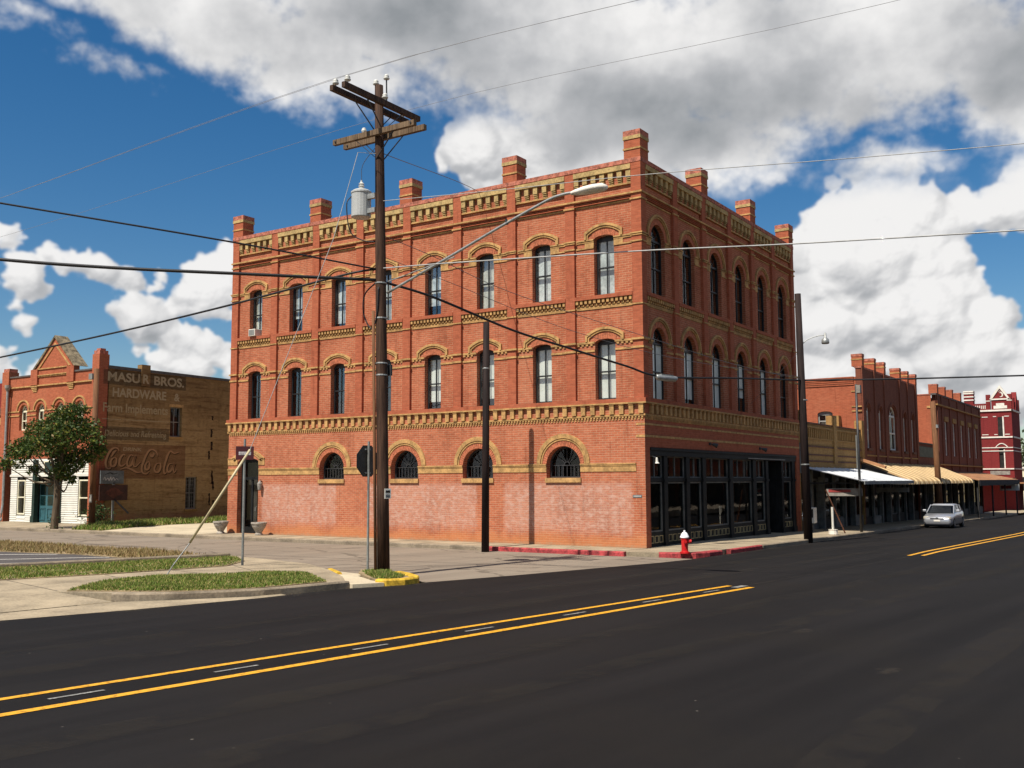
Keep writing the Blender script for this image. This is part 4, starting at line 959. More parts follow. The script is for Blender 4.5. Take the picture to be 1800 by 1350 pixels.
# ------------------------------------------------------------------ hardware store with the ghost sign
COKE = [[(3.73, 3.89), (3.64, 4.03), (3.47, 4.08), (3.26, 3.99), (3.08, 3.76), (2.96, 3.47), (2.92, 3.2), (3.02, 2.97), (3.19, 2.96), (3.27, 3.09)], [(3.55, 3.93), (3.4, 3.84), (3.25, 3.59)], [(3.49, 3.55), (3.33, 3.5), (3.22, 3.31), (3.26, 3.11), (3.43, 3.09), (3.55, 3.25), (3.57, 3.46), (3.49, 3.55)], [(4.11, 3.67), (4.0, 3.73), (3.85, 3.6), (3.75, 3.34), (3.79, 3.14), (3.94, 3.1), (4.15, 3.24)], [(4.61, 3.66), (4.45, 3.71), (4.3, 3.51), (4.23, 3.26), (4.31, 3.1), (4.5, 3.17), (4.64, 3.47), (4.74, 3.68), (4.66, 3.38), (4.66, 3.13), (4.79, 3.08), (5.08, 3.34)], [(6.22, 3.71), (6.1, 3.9), (5.88, 4.03), (5.63, 3.98), (5.42, 3.69), (5.27, 3.34), (5.17, 2.99), (5.26, 2.74), (5.48, 2.68), (5.67, 2.83)], [(5.89, 3.75), (5.72, 3.72), (5.81, 3.65), (5.94, 3.77), (5.88, 3.87)], [(5.62, 3.37), (5.49, 3.3), (5.39, 3.11), (5.45, 2.92), (5.61, 2.97), (5.69, 3.18), (5.62, 3.37)], [(6.27, 3.28), (6.1, 3.21), (6.0, 2.97), (6.09, 2.79), (6.28, 2.81), (6.41, 3.05), (6.38, 3.26), (6.27, 3.28)], [(7.62, 3.93), (7.3, 3.86), (7.06, 3.97), (6.9, 3.82), (6.74, 3.41), (6.63, 2.98), (6.69, 2.69), (6.87, 2.84)], [(7.2, 3.27), (7.0, 3.25), (6.87, 3.03), (6.9, 2.81), (7.07, 2.84), (7.27, 3.13), (7.35, 3.3), (7.27, 2.98), (7.34, 2.77), (7.5, 2.94)], [(3.8, 2.91), (4.21, 3.01), (4.59, 2.89), (4.88, 2.76), (5.18, 2.78)]]
def hardware_store():
    X0, Y0, Y1 = 2.4, 33.35, 42.7
    T = thing('store_building', (X0, Y0, 0), 'two storey brick store with gabled front and faded painted advertisement on its side wall', 'building')
    FA, FB = Fac('A', X0), Fac('B', Y0)
    # front: arched upper windows
    wc = [40.6, 38.9, 37.05, 35.2]
    m = MB(); FA.wall(m, 33.95, 42.1, 3.56, 8.28, 0.06, [(c, 0.78, 5.2, 6.30, 0.39) for c in wc], 0.3); m.build('front_wall', 'orange_brick', T)
    for c in wc:
        window(T, FA, c, 5.2, 0.78, 1.10, 0.39, 0.22, frame='cream_paint', ft=0.07, head='fan')
        m = MB(); FA.band(m, arc(c, 0.66, 6.30, 0.66, 14), arc(c, 0.58, 6.30, 0.58, 14), -0.0, 0.07); m.build('hood_moulding', 'ochre_brick', T)
    es = [34.0]+sorted(e for c in wc for e in (c-0.391, c+0.391))+[42.1]
    for a, b in zip(es[0::2], es[1::2]):
        for z0, z1 in ((6.26, 6.33), (6.02, 6.08)):
            m = MB(); FA.box(m, a, b, 0.02, 0.07, z0, z1); m.build('impost_course', 'ochre_brick', T)
    for z0, z1, a, b in ((7.66, 7.73, 34.0, 42.1), (8.24, 8.29, 36.35, 39.2), (8.60, 8.66, 36.35, 39.3)):
        m = MB(); FA.box(m, a, b, -0.03, 0.07, z0, z1); m.build('string_course', 'ochre_brick', T)
    m = MB(); k = 36.4
    while k < 39.1: FA.box(m, k, k+0.08, 0.0, 0.07, 8.17, 8.235); k += 0.15
    m.build('dentils', 'ochre_brick', T, kind='stuff')
    # gable
    m = MB(); FA.poly(m, [(35.95, 8.28), (35.95, 8.66), (37.63, 10.33), (39.4, 8.66), (39.4, 8.28)], 0.03, 0.35); m.build('gable_wall', 'orange_brick', T)
    m = MB(); FA.band(m, [(35.55, 8.62), (37.63, 10.46), (39.72, 8.62)], [(35.72, 8.62), (37.63, 10.32), (39.55, 8.62)], -0.04, 0.75); m.build('gable_roof', 'mossy_roof', T)
    m = MB(); FA.band(m, [(36.1, 8.66), (37.63, 10.03), (39.2, 8.66)], [(36.22, 8.66), (37.63, 9.92), (39.08, 8.66)], -0.02, 0.05); m.build('gable_moulding', 'ochre_brick', T)
    for c in (36.0, 39.5):
        m = MB(); FA.box(m, c-0.33, c+0.33, -0.06, 0.3, 7.74, 8.62); q = m.build('gable_pier', 'orange_brick', T)
        for k in range(4):
            m = MB(); FA.box(m, c-0.31+0.04*k, c+0.31-0.04*k, -0.05+0.025*k, 0.07, 7.62-0.09*k, 7.69-0.09*k); m.build('corbel', 'ochre_brick', q)
    for a, b, zt in ((33.35, 33.97, 9.1), (42.06, 42.75, 8.66)):
        m = MB(); FA.box(m, a, b, -0.06, 0.55, 0, zt); q = m.build('corner_pier', 'orange_brick', T)
        m = MB(); FA.box(m, a+0.05, b-0.05, -0.01, 0.5, zt, zt+0.2); m.build('cap', 'coping_brick', q)
        if zt > 9:
            m = MB(); FA.box(m, a+0.14, b-0.14, 0.08, 0.4, zt+0.2, zt+0.32); m.build('cap', 'coping_brick', q)
    m = MB(); FA.box(m, 34.0, 36.1, 0.0, 0.3, 8.28, 8.36); FA.box(m, 39.35, 42.06, 0.0, 0.3, 8.28, 8.36); m.build('coping', 'roof_tar', T, kind='stuff')
    # white clapboard shop front
    def board(u0, u1, z0, z1, nm='clapboards'):
        m = MB(); k = int((z1-z0)/0.115)
        for i in range(k):
            za = z0+(z1-z0)*i/k; zb = z0+(z1-z0)*(i+1)/k
            m.add([FA.p(u0, 0.035, za), FA.p(u1, 0.035, za), FA.p(u1, 0.07, zb), FA.p(u0, 0.07, zb), FA.p(u0, 0.075, za), FA.p(u1, 0.075, za)], [(0, 1, 2, 3), (0, 4, 5, 1)])
        m.build(nm, 'white_paint', T, kind='stuff')
    for (a, b) in ((34.0, 36.62), (39.05, 41.55)): 
        wc0 = (34.5, 0.88) if a < 36 else (40.45, 0.76)
        l, r = wc0[0]-wc0[1]/2-0.06, wc0[0]+wc0[1]/2+0.06
        board(a, l, 0.02, 2.55); board(r, b, 0.02, 2.55); board(l, r, 0.02, 0.36)
        window(T, FA, wc0[0], 0.42, wc0[1], 1.95, 0, 0.05, frame='cream_paint', ft=0.07, muntin=False, glassm='dim_glass')
    board(34.0, 41.55, 2.68, 3.52)
    m = MB(); FA.box(m, 33.98, 41.6, 0.0, 0.12, 2.555, 2.675); m.build('shop_trim', 'white_paint', T)
    m = MB(); FA.box(m, 33.98, 42.1, 0.08, 0.3, 3.52, 3.57); m.build('shop_trim', 'white_trim', T)
    m = MB(); FA.box(m, 37.2, 38.15, 0.0, 0.06, 2.76, 3.38); tw = m.build('transom_window', 'green_paint', T)
    m = MB(); FA.band(m, [(37.15, 2.71), (37.15, 3.43), (38.2, 3.43), (38.2, 2.71), (37.15, 2.71)], [(37.22, 2.78), (37.22, 3.36), (38.13, 3.36), (38.13, 2.78), (37.22, 2.78)], -0.02, 0.06); m.build('frame', 'cream_paint', tw)
    for c in (38.95, 36.65):
        m = MB(); FA.box(m, c-0.12, c+0.12, -0.14, 0.1, 0, 3.5); FA.box(m, c-0.16, c+0.16, -0.18, 0.1, 0, 0.35); m.build('iron_post', 'green_paint', T)
    m = MB(); FA.box(m, 36.77, 38.83, 0.2, 0.26, 0, 2.2); dr = m.build('double_door', 'teal_paint', T)
    for c in (37.1, 37.8, 38.5):
        m = MB(); FA.box(m, c-0.25, c+0.25, 0.185, 0.199, 0.95, 1.48); m.build('pane', 'shop_glass', dr)
        m = MB(); FA.box(m, c-0.25, c+0.25, 0.185, 0.199, 1.53, 2.1); m.build('pane', 'shop_glass', dr)
        m = MB(); FA.band(m, [(c-0.25, 0.15), (c-0.25, 0.82), (c+0.25, 0.82), (c+0.25, 0.15), (c-0.25, 0.15)], [(c-0.2, 0.2), (c-0.2, 0.77), (c+0.2, 0.77), (c+0.2, 0.2), (c-0.2, 0.2)], 0.17, 0.201); m.build('panel', 'teal_paint', dr)
    m = MB(); FA.box(m, 36.77, 38.83, -0.25, 0.2, 2.2, 2.27); m.build('door_hood', 'cream_paint', T)
    # downspout
    m = MB(); m.tube([(X0-0.16, 41.95, 7.5), (X0-0.16, 41.95, 1.0), (X0-0.22, 41.95, 0.5), (X0-0.22, 41.95, 0.1), (X0-0.4, 41.9, 0.03)], 0.07, 8); ds = m.build('downspout', 'galvanised', T)
    m = MB(); m.lathe((X0-0.16, 41.95, 7.5), [(0.07, 0), (0.16, 0.18), (0.17, 0.36)], 10); m.build('hopper', 'warm_grey', ds)
    # side wall with the ghost sign
    XE = 24.0
    m = MB(); FB.wall(m, X0+0.5, XE, -0.1, 8.35, 0.0, [(7.37, 0.80, 4.8, 6.5, 0.0), (8.56, 0.80, 0.66, 2.52, 0.0)], 0.25)
    m.build('side_wall', 'yellow_brick', T)
    m = MB(); FB.poly(m, [(X0+0.5, 8.35), (XE, 8.2), (XE, 8.30), (X0+0.5, 8.52)], -0.06, 0.35); m.build('coping', 'roof_tar', T)
    m = MB(); m.box(X0+0.2, XE, Y0+0.3, Y1, 8.0, 8.12); m.box(XE-0.3, XE, Y0+0.01, Y1, 0, 8.2); m.box(X0+0.2, XE, Y1-0.3, Y1-0.01, 0, 8.2); m.build('roof', 'roof_tar', T)
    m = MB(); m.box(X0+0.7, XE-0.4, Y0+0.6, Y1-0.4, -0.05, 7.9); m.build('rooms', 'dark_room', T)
    m = MB(); FB.box(m, 4.93, 5.49, -0.10, 0.3, 7.55, 8.74); m.build('wall_chimney', 'yellow_brick', T)
    window(T, FB, 7.37, 4.8, 0.80, 1.70, 0, 0.18, frame='warm_grey', ft=0.05, glassm='dim_glass')
    m = MB(); FB.box(m, 6.9, 7.85, -0.05, 0.2, 4.68, 4.80); m.build('sill', 'tan_brick', T)
    m = MB(); FB.box(m, 6.88, 7.86, -0.012, 0.02, 6.5, 6.66); m.build('lintel', 'ochre_brick', T)
    window(T, FB, 8.56, 0.66, 0.80, 1.86, 0, 0.12, frame='warm_grey', ft=0.06, bars=True, glassm='dim_glass')
    m = MB(); FB.box(m, 8.1, 9.02, -0.07, 0.0, 0.55, 0.658); m.build('sill', 'tan_brick', T)
    P = lambda s, *a, **k: flat_text(s, FB, *a, parent=T, **k)
    pnl = lambda u0, u1, z0, z1, mat, d=-0.003: FB.quad(MB(), u0, u1, d, z0, z1).build('painted_panel', mat, T)
    pnl(2.62, 8.0, 7.50, 8.3, 'ghost_dark'); pnl(2.62, 6.92, 4.50, 5.22, 'ghost_dark'); pnl(2.55, 8.08, 2.42, 4.30, 'ghost_red')
    P('MASUR', 2.88, 5.52, 7.68, 8.20, d=-0.110, mat='ghost_cream') if False else None
    P('MASU', 2.88, 4.90, 7.68, 8.20, d=-0.006, mat='ghost_cream'); P('R', 5.02, 5.44, 7.68, 8.20, d=-0.104, mat='ghost_cream'); P('BROS.', 5.82, 7.86, 7.66, 8.18, d=-0.006, mat='ghost_cream')
    P('HARDWARE', 3.2, 6.66, 6.84, 7.34, d=-0.006, mat='ghost_cream'); P('&', 7.2, 7.6, 6.84, 7.28, d=-0.006, mat='ghost_cream')
    P('Farm Implements', 2.65, 6.8, 5.86, 6.50, d=-0.006, mat='ghost_faint', bold=0.022)
    P('Delicious and Refreshing', 2.8, 6.75, 4.60, 5.04, d=-0.006, mat='ghost_faint', shear=0.15, bold=0.015)
    P('DRINK', 3.95, 5.15, 3.92, 4.12, d=-0.009, mat='ghost_faint', shear=0.15)
    for off, mat, dd, w in ((0.045, 'ghost_shadow', -0.006, 0.15), (0.0, 'ghost_coke', -0.009, 0.125)):
        for s in COKE:
            m = MB(); ribbon(m, [(u+off, z-off) for u, z in s], FB, dd, w); m.build('painted_stroke', mat, T)
    for k in range(3):
        m = MB(); FB.quad(m, 2.62, 6.9, -0.006, 5.60-0.0*k, 5.635); 
    m.build('painted_line', 'ghost_cream', T)
    # broken brickwork streaks
    rr = random.Random(4)
    for (u, z, h) in ((10.0, 6.0, 0.25), (9.95, 5.1, 0.5), (9.98, 4.35, 0.5), (9.8, 3.8, 0.5), (10.05, 2.5, 0.8), (10.15, 2.0, 0.5), (9.9, 1.2, 0.7), (10.2, 0.9, 0.5)):
        m = MB(); n = 7; L = [(u-0.05-rr.random()*0.06, z+h*(i/n-0.5)) for i in range(n+1)]; Rr = [(u+0.02+rr.random()*0.07, z+h*(i/n-0.5)) for i in range(n, -1, -1)]
        FB.poly(m, L+Rr, -0.004, -0.002); m.build('spalled_patch', 'damage', T)
hardware_store()
# neighbour beyond, only its edge shows
_t = thing('shop_building', (2.6, 43, 0), 'dark red shop front at the far left edge beyond the gabled store', 'building')
MB().box(2.7, 16, 42.78, 54, -0.1, 8.1).build('wall', 'painted_red', _t)
for _y in (43.0, 46.6):
    MB().box(2.45, 2.7, _y-0.22, _y+0.22, -0.1, 5.6).build('pilaster', 'painted_red', _t); MB().box(2.38, 2.7, _y-0.28, _y+0.28, 5.6, 6.0).build('capital', 'ochre_weathered', _t)
MB().box(2.5, 2.7, 43.2, 46.4, 6.2, 6.6).build('cornice', 'white_trim', _t)
MB().box(2.62, 2.69, 43.6, 46.0, 0.4, 2.8).build('shop_window', 'dark_shop', _t)

# ------------------------------------------------------------------ row of shops down the main street
def shop_front(T, u0, u1, z1, n, wallm, doors=(), zf=None, light='shop_frame', seed=1):
    """dark shop front under an awning: piers, doors, panes set back"""
    F = Fac('B'); rr = random.Random(seed); z0 = zg((u0+u1)/2)-0.15
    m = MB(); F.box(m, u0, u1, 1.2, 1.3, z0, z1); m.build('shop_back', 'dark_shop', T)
    w = (u1-u0)/n
    for i in range(n+1):
        u = u0+w*i; m = MB(); F.box(m, max(u0, u-0.12), min(u1, u+0.12), 0.02, 0.3, z0, z1); m.build('shop_pier', wallm if i in (0, n) else light, T)
    for i in range(n):
        a, b = u0+w*i+0.12, u0+w*(i+1)-0.12
        if i in doors:
            m = MB(); F.band(m, [(a, z0), (a, z1-0.5), (b, z1-0.5), (b, z0)], [(a+0.1, z0), (a+0.1, z1-0.6), (b-0.1, z1-0.6), (b-0.1, z0)], 0.30, 0.38)
            F.box(m, (a+b)/2-0.06, (a+b)/2+0.06, 0.3, 0.38, z0, z1-0.6); F.box(m, a+0.1, b-0.1, 0.3, 0.38, z0, z0+0.55)
            d = m.build('shop_door', light if rr.random() < 0.6 else 'storefront_paint', T)
            m = MB(); F.quad(m, a+0.1, b-0.1, 0.34, z0+0.55, z1-0.6); m.build('pane', 'shop_glass', d)
        else:
            m = MB(); F.box(m, a, b, 0.1, 0.25, z0, z0+0.6); m.build('bulkhead', rr.choice(['storefront_paint', 'warm_grey', 'dark_shop']), T)
            m = MB(); F.band(m, [(a, z0+0.6), (a, z1-0.4), (b, z1-0.4), (b, z0+0.6), (a, z0+0.6)], [(a+0.06, z0+0.66), (a+0.06, z1-0.46), (b-0.06, z1-0.46), (b-0.06, z0+0.66), (a+0.06, z0+0.66)], 0.14, 0.2)
            s = m.build('shop_window', light if i % 2 else 'storefront_paint', T)
            m = MB(); F.quad(m, a+0.06, b-0.06, 0.17, z0+0.66, z1-0.46); m.build('pane', 'shop_glass', s)
        m = MB(); F.box(m, a, b, 0.15, 0.3, z1-0.4, z1); m.build('shop_header', 'storefront_paint', T)
def row():
    F = Fac('B')
    # one storey tan brick shop
    T = thing('tan_shop', (16, 0, 0), 'low tan brick shop with fretted parapet beside the three storey block', 'building')
    a, b = 16.0, 27.15
    m = MB(); F.box(m, a, b, 0.0, 0.35, 2.75, 4.85); m.build('front_wall', 'tan_brick', T)
    m = MB(); m.box(a, b, 0.35, 14, 4.3, 4.42); m.box(a, b, 13.7, 14, -0.3, 4.6); m.build('roof', 'roof_tar', T)
    m = MB(); F.box(m, a, b, -0.04, 0.39, 4.85, 4.92); m.build('coping', 'rust_brown', T)
    for c in (16.35, 21.55, 26.85):
        m = MB(); F.box(m, c-0.24, c+0.24, -0.10, 0.3, 3.0, 5.42); m.build('parapet_pier', 'tan_brick', T)
    for u0, u1 in ((16.7, 21.2), (21.9, 26.5)):
        m = MB(); F.box(m, u0, u1, -0.06, 0.0, 4.66, 4.74); F.box(m, u0, u1, -0.06, 0.0, 4.13, 4.19); m.build('fret_rail', 'tan_brick', T, kind='stuff')
        k = int((u1-u0)/0.30)
        for i in range(k):
            u = u0+0.08+(u1-u0-0.2)*i/(k-1)
            shared('fret_block', 'fret', lambda: MB().box(-0.055, 0.055, -0.055, 0.0, 0, 0.44), 'tan_brick', T, (u, 0, 4.2))
    for z, pr in ((3.75, 0.06), (3.35, 0.03), (3.05, 0.04)):
        m = MB(); F.box(m, 16.6, 26.6, -pr, 0.0, z, z+0.07); m.build('string_course', 'rust_brown', T)
    shop_front(T, a, b, 2.75, 6, 'tan_brick', (1, 4), seed=3)
    m = MB(); F.box(m, 15.98, 16.3, -0.05, 0.0, 2.5, 3.9); m.build('pipe_box', 'pipe_grey', T)
    # white sheet metal awning
    W = thing('metal_awning', (16.4, 0, 2.1), 'white sheet metal awning on the low tan shop', 'awning')
    V = []; n = 10
    for i in range(n+1):
        x = 16.4+9.9*i/n; V += [(x, -0.01, 2.78), (x, -1.4, 2.44), (x, -2.75, 2.12+0.015*math.sin(i*2.1))]
    m = MB(); m.add(V, [(3*i+j, 3*i+j+1, 3*i+j+4, 3*i+j+3) for i in range(n) for j in range(2)])
    m.add([(x, y, z-0.03) for x, y, z in V], [(3*i+j, 3*i+3+j, 3*i+j+4, 3*i+j+1) for i in range(n) for j in range(2)]); m.build('roof_sheet', 'sheet_metal', W)
    for i in range(1, n):
        x = 16.4+9.9*i/n; MB().bar((x, -0.02, 2.788), (x, -2.75, 2.13), 0.035, 0.03).build('seam', 'sheet_metal', W)
    m = MB(); m.box(16.4, 26.3, -2.78, -2.74, 1.98, 2.13); m.build('fascia', 'pipe_grey', W)
    for x in (17.2, 21.4, 25.6): MB().box(x-0.04, x+0.04, -2.7, -0.02, 2.0, 2.07).build('joist', 'soffit', W)
    # two storey red brick, five piers
    T = thing('red_brick_store', (27.2, 0, 0), 'two storey red brick store with six parapet piers and tall arched windows', 'building')
    a, b = 27.2, 41.1
    wc = [(28.5, 0.75), (31.25, 0.75), (34.3, 1.9), (37.45, 0.75), (39.75, 0.75)]
    m = MB(); F.wall(m, a, b, 2.9, 8.4, 0.0, [(c, w, 3.95, 6.05, w/2 if w < 1 else 0.6) for c, w in wc], 0.3); m.build('front_wall', 'shaded_brown_brick', T)  # shade put into the colour: darker brick here than on the sunlit side
    for c, w in wc:
        window(T, F, c, 3.95, w, 2.1, w/2 if w < 1 else 0.6, 0.12, frame='white_trim', ft=0.09, head='fan', glassm='shop_glass')
        r = w/2+0.2; rs = r if w < 1 else 0.82
        m = MB(); F.band(m, arc(c, r, 6.05, rs, 12), arc(c, r-0.12, 6.05, rs-0.12, 12), -0.05, 0.01); m.build('hood_moulding', 'shaded_brown_brick', T)
        m = MB(); F.box(m, c-w/2-0.12, c+w/2+0.12, -0.09, 0.1, 3.82, 3.95); m.build('sill', 'rust_brown', T)
    for x in (27.46, 30.1, 32.4, 36.35, 38.55, 40.86):
        m = MB(); F.box(m, x-0.22, x+0.22, -0.07, 0.3, 3.0, 8.505); q = m.build('pilaster', 'shaded_brown_brick', T)
        m = MB(); F.box(m, x-0.23, x+0.23, -0.08, 0.5, 8.506, 9.05); q = m.build('pier', 'orange_brick', T)
        m = MB(); F.box(m, x-0.245, x+0.245, -0.095, 0.515, 9.05, 9.2); m.build('cap', 'coping_brick', q)
        m = MB(); F.box(m, x-0.25, x+0.25, -0.10, 0.52, 8.86, 8.93); m.build('band', 'ochre_brick', q)
    m = MB(); F.box(m, a, b, -0.02, 0.34, 8.4, 8.5); m.build('coping', 'coping_brick', T)
    FA = Fac('A', a)
    m = MB(); FA.wall(m, 0.31, 14, 0.0, 7.4, 0.0, [(2.05, 0.85, 5.1, 5.9, 0.15)], 0.25); m.build('side_wall', 'orange_brick', T)
    window(T, FA, 2.05, 5.1, 0.85, 0.8, 0.15, 0.12, frame='grey_frame', ft=0.07)
    for k in range(5):
        m = MB(); FA.box(m, 0.4, 14, -0.10+0.02*k, 0.1, 7.86-0.10*k, 7.93-0.10*k); m.build('corbel_course', 'orange_brick', T)
    m = MB(); FA.box(m, 0.3, 14, 0.02, 0.3, 7.4, 7.92); m.build('side_parapet', 'orange_brick', T)
    for z in (7.08, 6.22, 5.97):
        m = MB(); FA.box(m, 0.0, 0.55, -0.04, 0.0, z, z+0.06); m.build('stone_line', 'ochre_brick', T)
    m = MB(); FA.box(m, 1.15, 1.6, -0.55, -0.04, 4.3, 5.75); m.build('stair_house', 'tan_brick', T)
    m = MB(); m.box(a+0.2, b, 0.4, 13.9, 7.2, 7.32); m.box(b-0.3, b, 0.31, 14, -0.5, 8.4); m.box(a+0.35, b-0.35, 0.7, 13.5, 3.0, 7.1); m.build('roof', 'roof_tar', T)
    m = MB(); F.box(m, a, b, -0.06, 0.0, 3.5, 3.58); m.build('string_course', 'tan_brick', T)
    shop_front(T, a, b, 2.9, 7, 'shaded_brown_brick', (2, 5), seed=8)
    # yellow ribbed awning
    W = thing('striped_awning', (26.4, 0, 2.0), 'yellow ribbed metal awning with rounded lip on the red brick store', 'awning')
    x0, x1 = 26.6, 46.5; prof = [(0.0, 3.12), (-0.7, 2.85), (-1.4, 2.55), (-1.95, 2.33), (-2.25, 2.20), (-2.40, 2.07), (-2.44, 1.92)]
    nr = 32; w = (x1-x0)/nr
    for i in range(nr):
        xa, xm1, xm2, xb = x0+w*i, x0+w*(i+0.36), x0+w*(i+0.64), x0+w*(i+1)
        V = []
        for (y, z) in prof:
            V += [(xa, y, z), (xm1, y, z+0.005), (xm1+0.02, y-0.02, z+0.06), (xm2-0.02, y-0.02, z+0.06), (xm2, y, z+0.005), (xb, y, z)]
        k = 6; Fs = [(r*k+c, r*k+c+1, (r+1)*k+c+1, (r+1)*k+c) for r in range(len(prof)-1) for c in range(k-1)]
        MB().add(V, Fs).build('rib_panel', 'awning_yellow' if i % 2 else 'awning_stripe', W)
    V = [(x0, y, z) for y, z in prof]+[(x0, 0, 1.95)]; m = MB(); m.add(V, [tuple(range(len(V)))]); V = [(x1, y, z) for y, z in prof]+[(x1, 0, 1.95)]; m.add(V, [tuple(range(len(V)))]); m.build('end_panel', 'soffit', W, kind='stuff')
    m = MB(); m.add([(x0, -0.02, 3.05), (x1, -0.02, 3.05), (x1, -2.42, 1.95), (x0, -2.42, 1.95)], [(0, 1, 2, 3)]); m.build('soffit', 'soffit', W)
    MB().bar((x0-0.05, -0.02, 3.28), (x0-0.05, -1.3, 2.85), 0.35, 0.14).build('flashing', 'awning_brown', W)
    # low link building
    T = thing('low_brown_shop', (41.2, 0, 0), 'low dark brown brick shop between the two taller brick stores', 'building')
    m = MB(); F.box(m, 41.1, 47.45, 0.02, 8, 2.7, 4.6); m.build('front_wall', 'shaded_brown_brick', T)
    m = MB(); F.box(m, 41.1, 47.45, -0.05, 0.3, 4.6, 4.68); m.build('coping', 'roof_tar', T)
    m = MB(); F.box(m, 41.3, 47.2, -0.012, 0.02, 3.7, 4.4); m.build('sign_panel', 'dull_green', T)
    shop_front(T, 41.1, 47.45, 2.7, 3, 'shaded_brown_brick', (1,), seed=5)
    # second two storey
    T = thing('brown_brick_store', (47.5, 0, 0), 'two storey brown brick store with tall narrow white framed windows and orange side wall', 'building')
    a, b = 47.5, 66.6
    wc = [51.0, 54.2, 57.5, 60.9, 64.0]
    m = MB(); F.wall(m, a, b, 2.6, 8.3, 0.0, [(c, 1.0, 3.95, 6.5, 0.0) for c in wc], 0.3); m.build('front_wall', 'shaded_brown_brick', T)
    for c in wc:
        window(T, F, c, 3.95, 1.0, 2.55, 0, 0.1, frame='white_trim', ft=0.12, glassm='shop_glass')
        m = MB(); F.box(m, c-0.7, c+0.7, -0.08, 0.02, 6.5, 6.85); m.build('lintel', 'tan_brick', T)
    for x in (48.0, 49.6, 52.7, 55.9, 59.3, 62.4, 66.2):
        m = MB(); F.box(m, x-0.24, x+0.24, -0.07, 0.3, 2.8, 8.4); m.build('pilaster', 'shaded_brown_brick', T)
    for x in (48.0, 50.8, 53.7, 57.2):
        m = MB(); F.box(m, x-0.28, x+0.28, -0.09, 0.5, 8.421, 9.0); q = m.build('pier', 'orange_brick', T)
        m = MB(); F.box(m, x-0.295, x+0.295, -0.105, 0.515, 9.0, 9.1); m.build('cap', 'coping_brick', q)
    m = MB(); F.box(m, a, b, -0.06, 0.34, 8.3, 8.42); m.build('coping', 'roof_tar', T)
    for z in (7.55, 3.2):
        m = MB(); F.box(m, a, b, -0.15, 0.0, z, z+0.1); m.build('string_course', 'tan_brick', T)
    FA = Fac('A', a); m = MB(); FA.quad(m, 0.31, 16, 0.0, -0.5, 8.3); m.build('side_wall', 'orange_brick', T)
    m = MB(); FA.box(m, 0.0, 0.6, -0.05, 0.0, 7.35, 7.5); m.build('stone_line', 'ochre_brick', T)
    m = MB(); FA.box(m, 0.31, 16, -0.03, 0.3, 8.3, 8.38); m.build('side_coping', 'coping_brick', T)
    m = MB(); m.box(a+0.31, b, 0.35, 16, 8.0, 8.1); m.box(b-0.3, b-0.005, 0.31, 16, -0.8, 8.3); m.box(a+0.4, b-0.4, 0.8, 15, 3.0, 7.9); m.build('roof', 'roof_tar', T)
    shop_front(T, a, b, 2.6, 8, 'shaded_brown_brick', (2, 5), seed=12)
    W = thing('rusty_awning', (47, 0, 1.8), 'rust brown sloping tin awning on the far brown brick store', 'awning')
    m = MB(); xs = [46.6+20.4*i/16 for i in range(17)]
    for i in range(16):
        MB().add([(xs[i], 0, 2.75), (xs[i+1]-0.03, 0, 2.75), (xs[i+1]-0.03, -2.8, 2.12), (xs[i], -2.8, 2.12), (xs[i], 0, 2.71), (xs[i+1]-0.03, 0, 2.71), (xs[i+1]-0.03, -2.8, 2.08), (xs[i], -2.8, 2.08)], [(0, 1, 2, 3), (7, 6, 5, 4), (3, 2, 6, 7), (0, 3, 7, 4), (1, 5, 6, 2)]).build('tin_sheet', 'awning_brown', W)
    MB().box(46.6, 67, -2.84, -2.801, 1.72, 2.13).build('fascia', 'soffit', W)
    for x in (47.0, 53.5, 60, 66.6): MB().tube([(x, -2.6, zg(x)), (x, -2.6, 2.05)], 0.06, 8).build('post', 'soffit', W)
    # red painted tower house on the next corner
    T = thing('red_tower_building', (84, 0, -1), 'red painted brick corner tower with white trim and gabled parapet at street end', 'building')
    XT = 84.0; FA = Fac('A', XT); FT = Fac('B', -0.35)
    m = MB(); FA.wall(m, -0.35, 6.5, -1.1, 9.25, 0.0, [(0.72, 0.55, 3.3, 5.2, 0.15)], 0.35); m.build('front_wall', 'painted_red', T)
    m = MB(); FA.box(m, 0.42, 0.98, -0.02, 0.05, 6.55, 8.55); w0 = m.build('upper_window', 'dark_room', T)
    m = MB(); FA.box(m, 0.40, 0.53, -0.06, 0.0, 6.5, 8.6); m.build('jamb', 'white_trim', w0)
    m = MB(); FA.box(m, 0.44, 1.0, 0.2, 0.25, 3.3, 5.35); w1 = m.build('lower_window', 'dark_room', T)
    m = MB(); FA.box(m, 0.44, 0.56, 0.05, 0.19, 3.3, 5.2); m.build('jamb', 'white_trim', w1)
    m = MB(); m.box(XT+0.01, 90, -0.35, 0.2, -1.2, 9.25); m.box(XT+0.36, 90, 0.2, 6.5, -1.2, 9.25); m.build('body', 'painted_red', T)
    for z0, z1, pr in ((9.15, 9.32, 0.12), (6.40, 6.55, 0.08), (5.36, 5.44, 0.05), (5.02, 5.10, 0.05), (3.16, 3.28, 0.10)):
        m = MB(); m.box(XT-pr, XT, -0.35-pr, 6.5, z0, z1); m.build('white_course', 'white_trim', T)
        m = MB(); m.box(XT-pr, 90, -0.35-pr, -0.35, z0, z1); m.build('white_course', 'white_trim', T)
    m = MB(); FA.band(m, seg_arc(0.72, 0.62, 5.42, 0.45, 8), seg_arc(0.72, 0.52, 5.42, 0.36, 8), -0.06, 0.01); m.build('hood_moulding', 'white_trim', T)
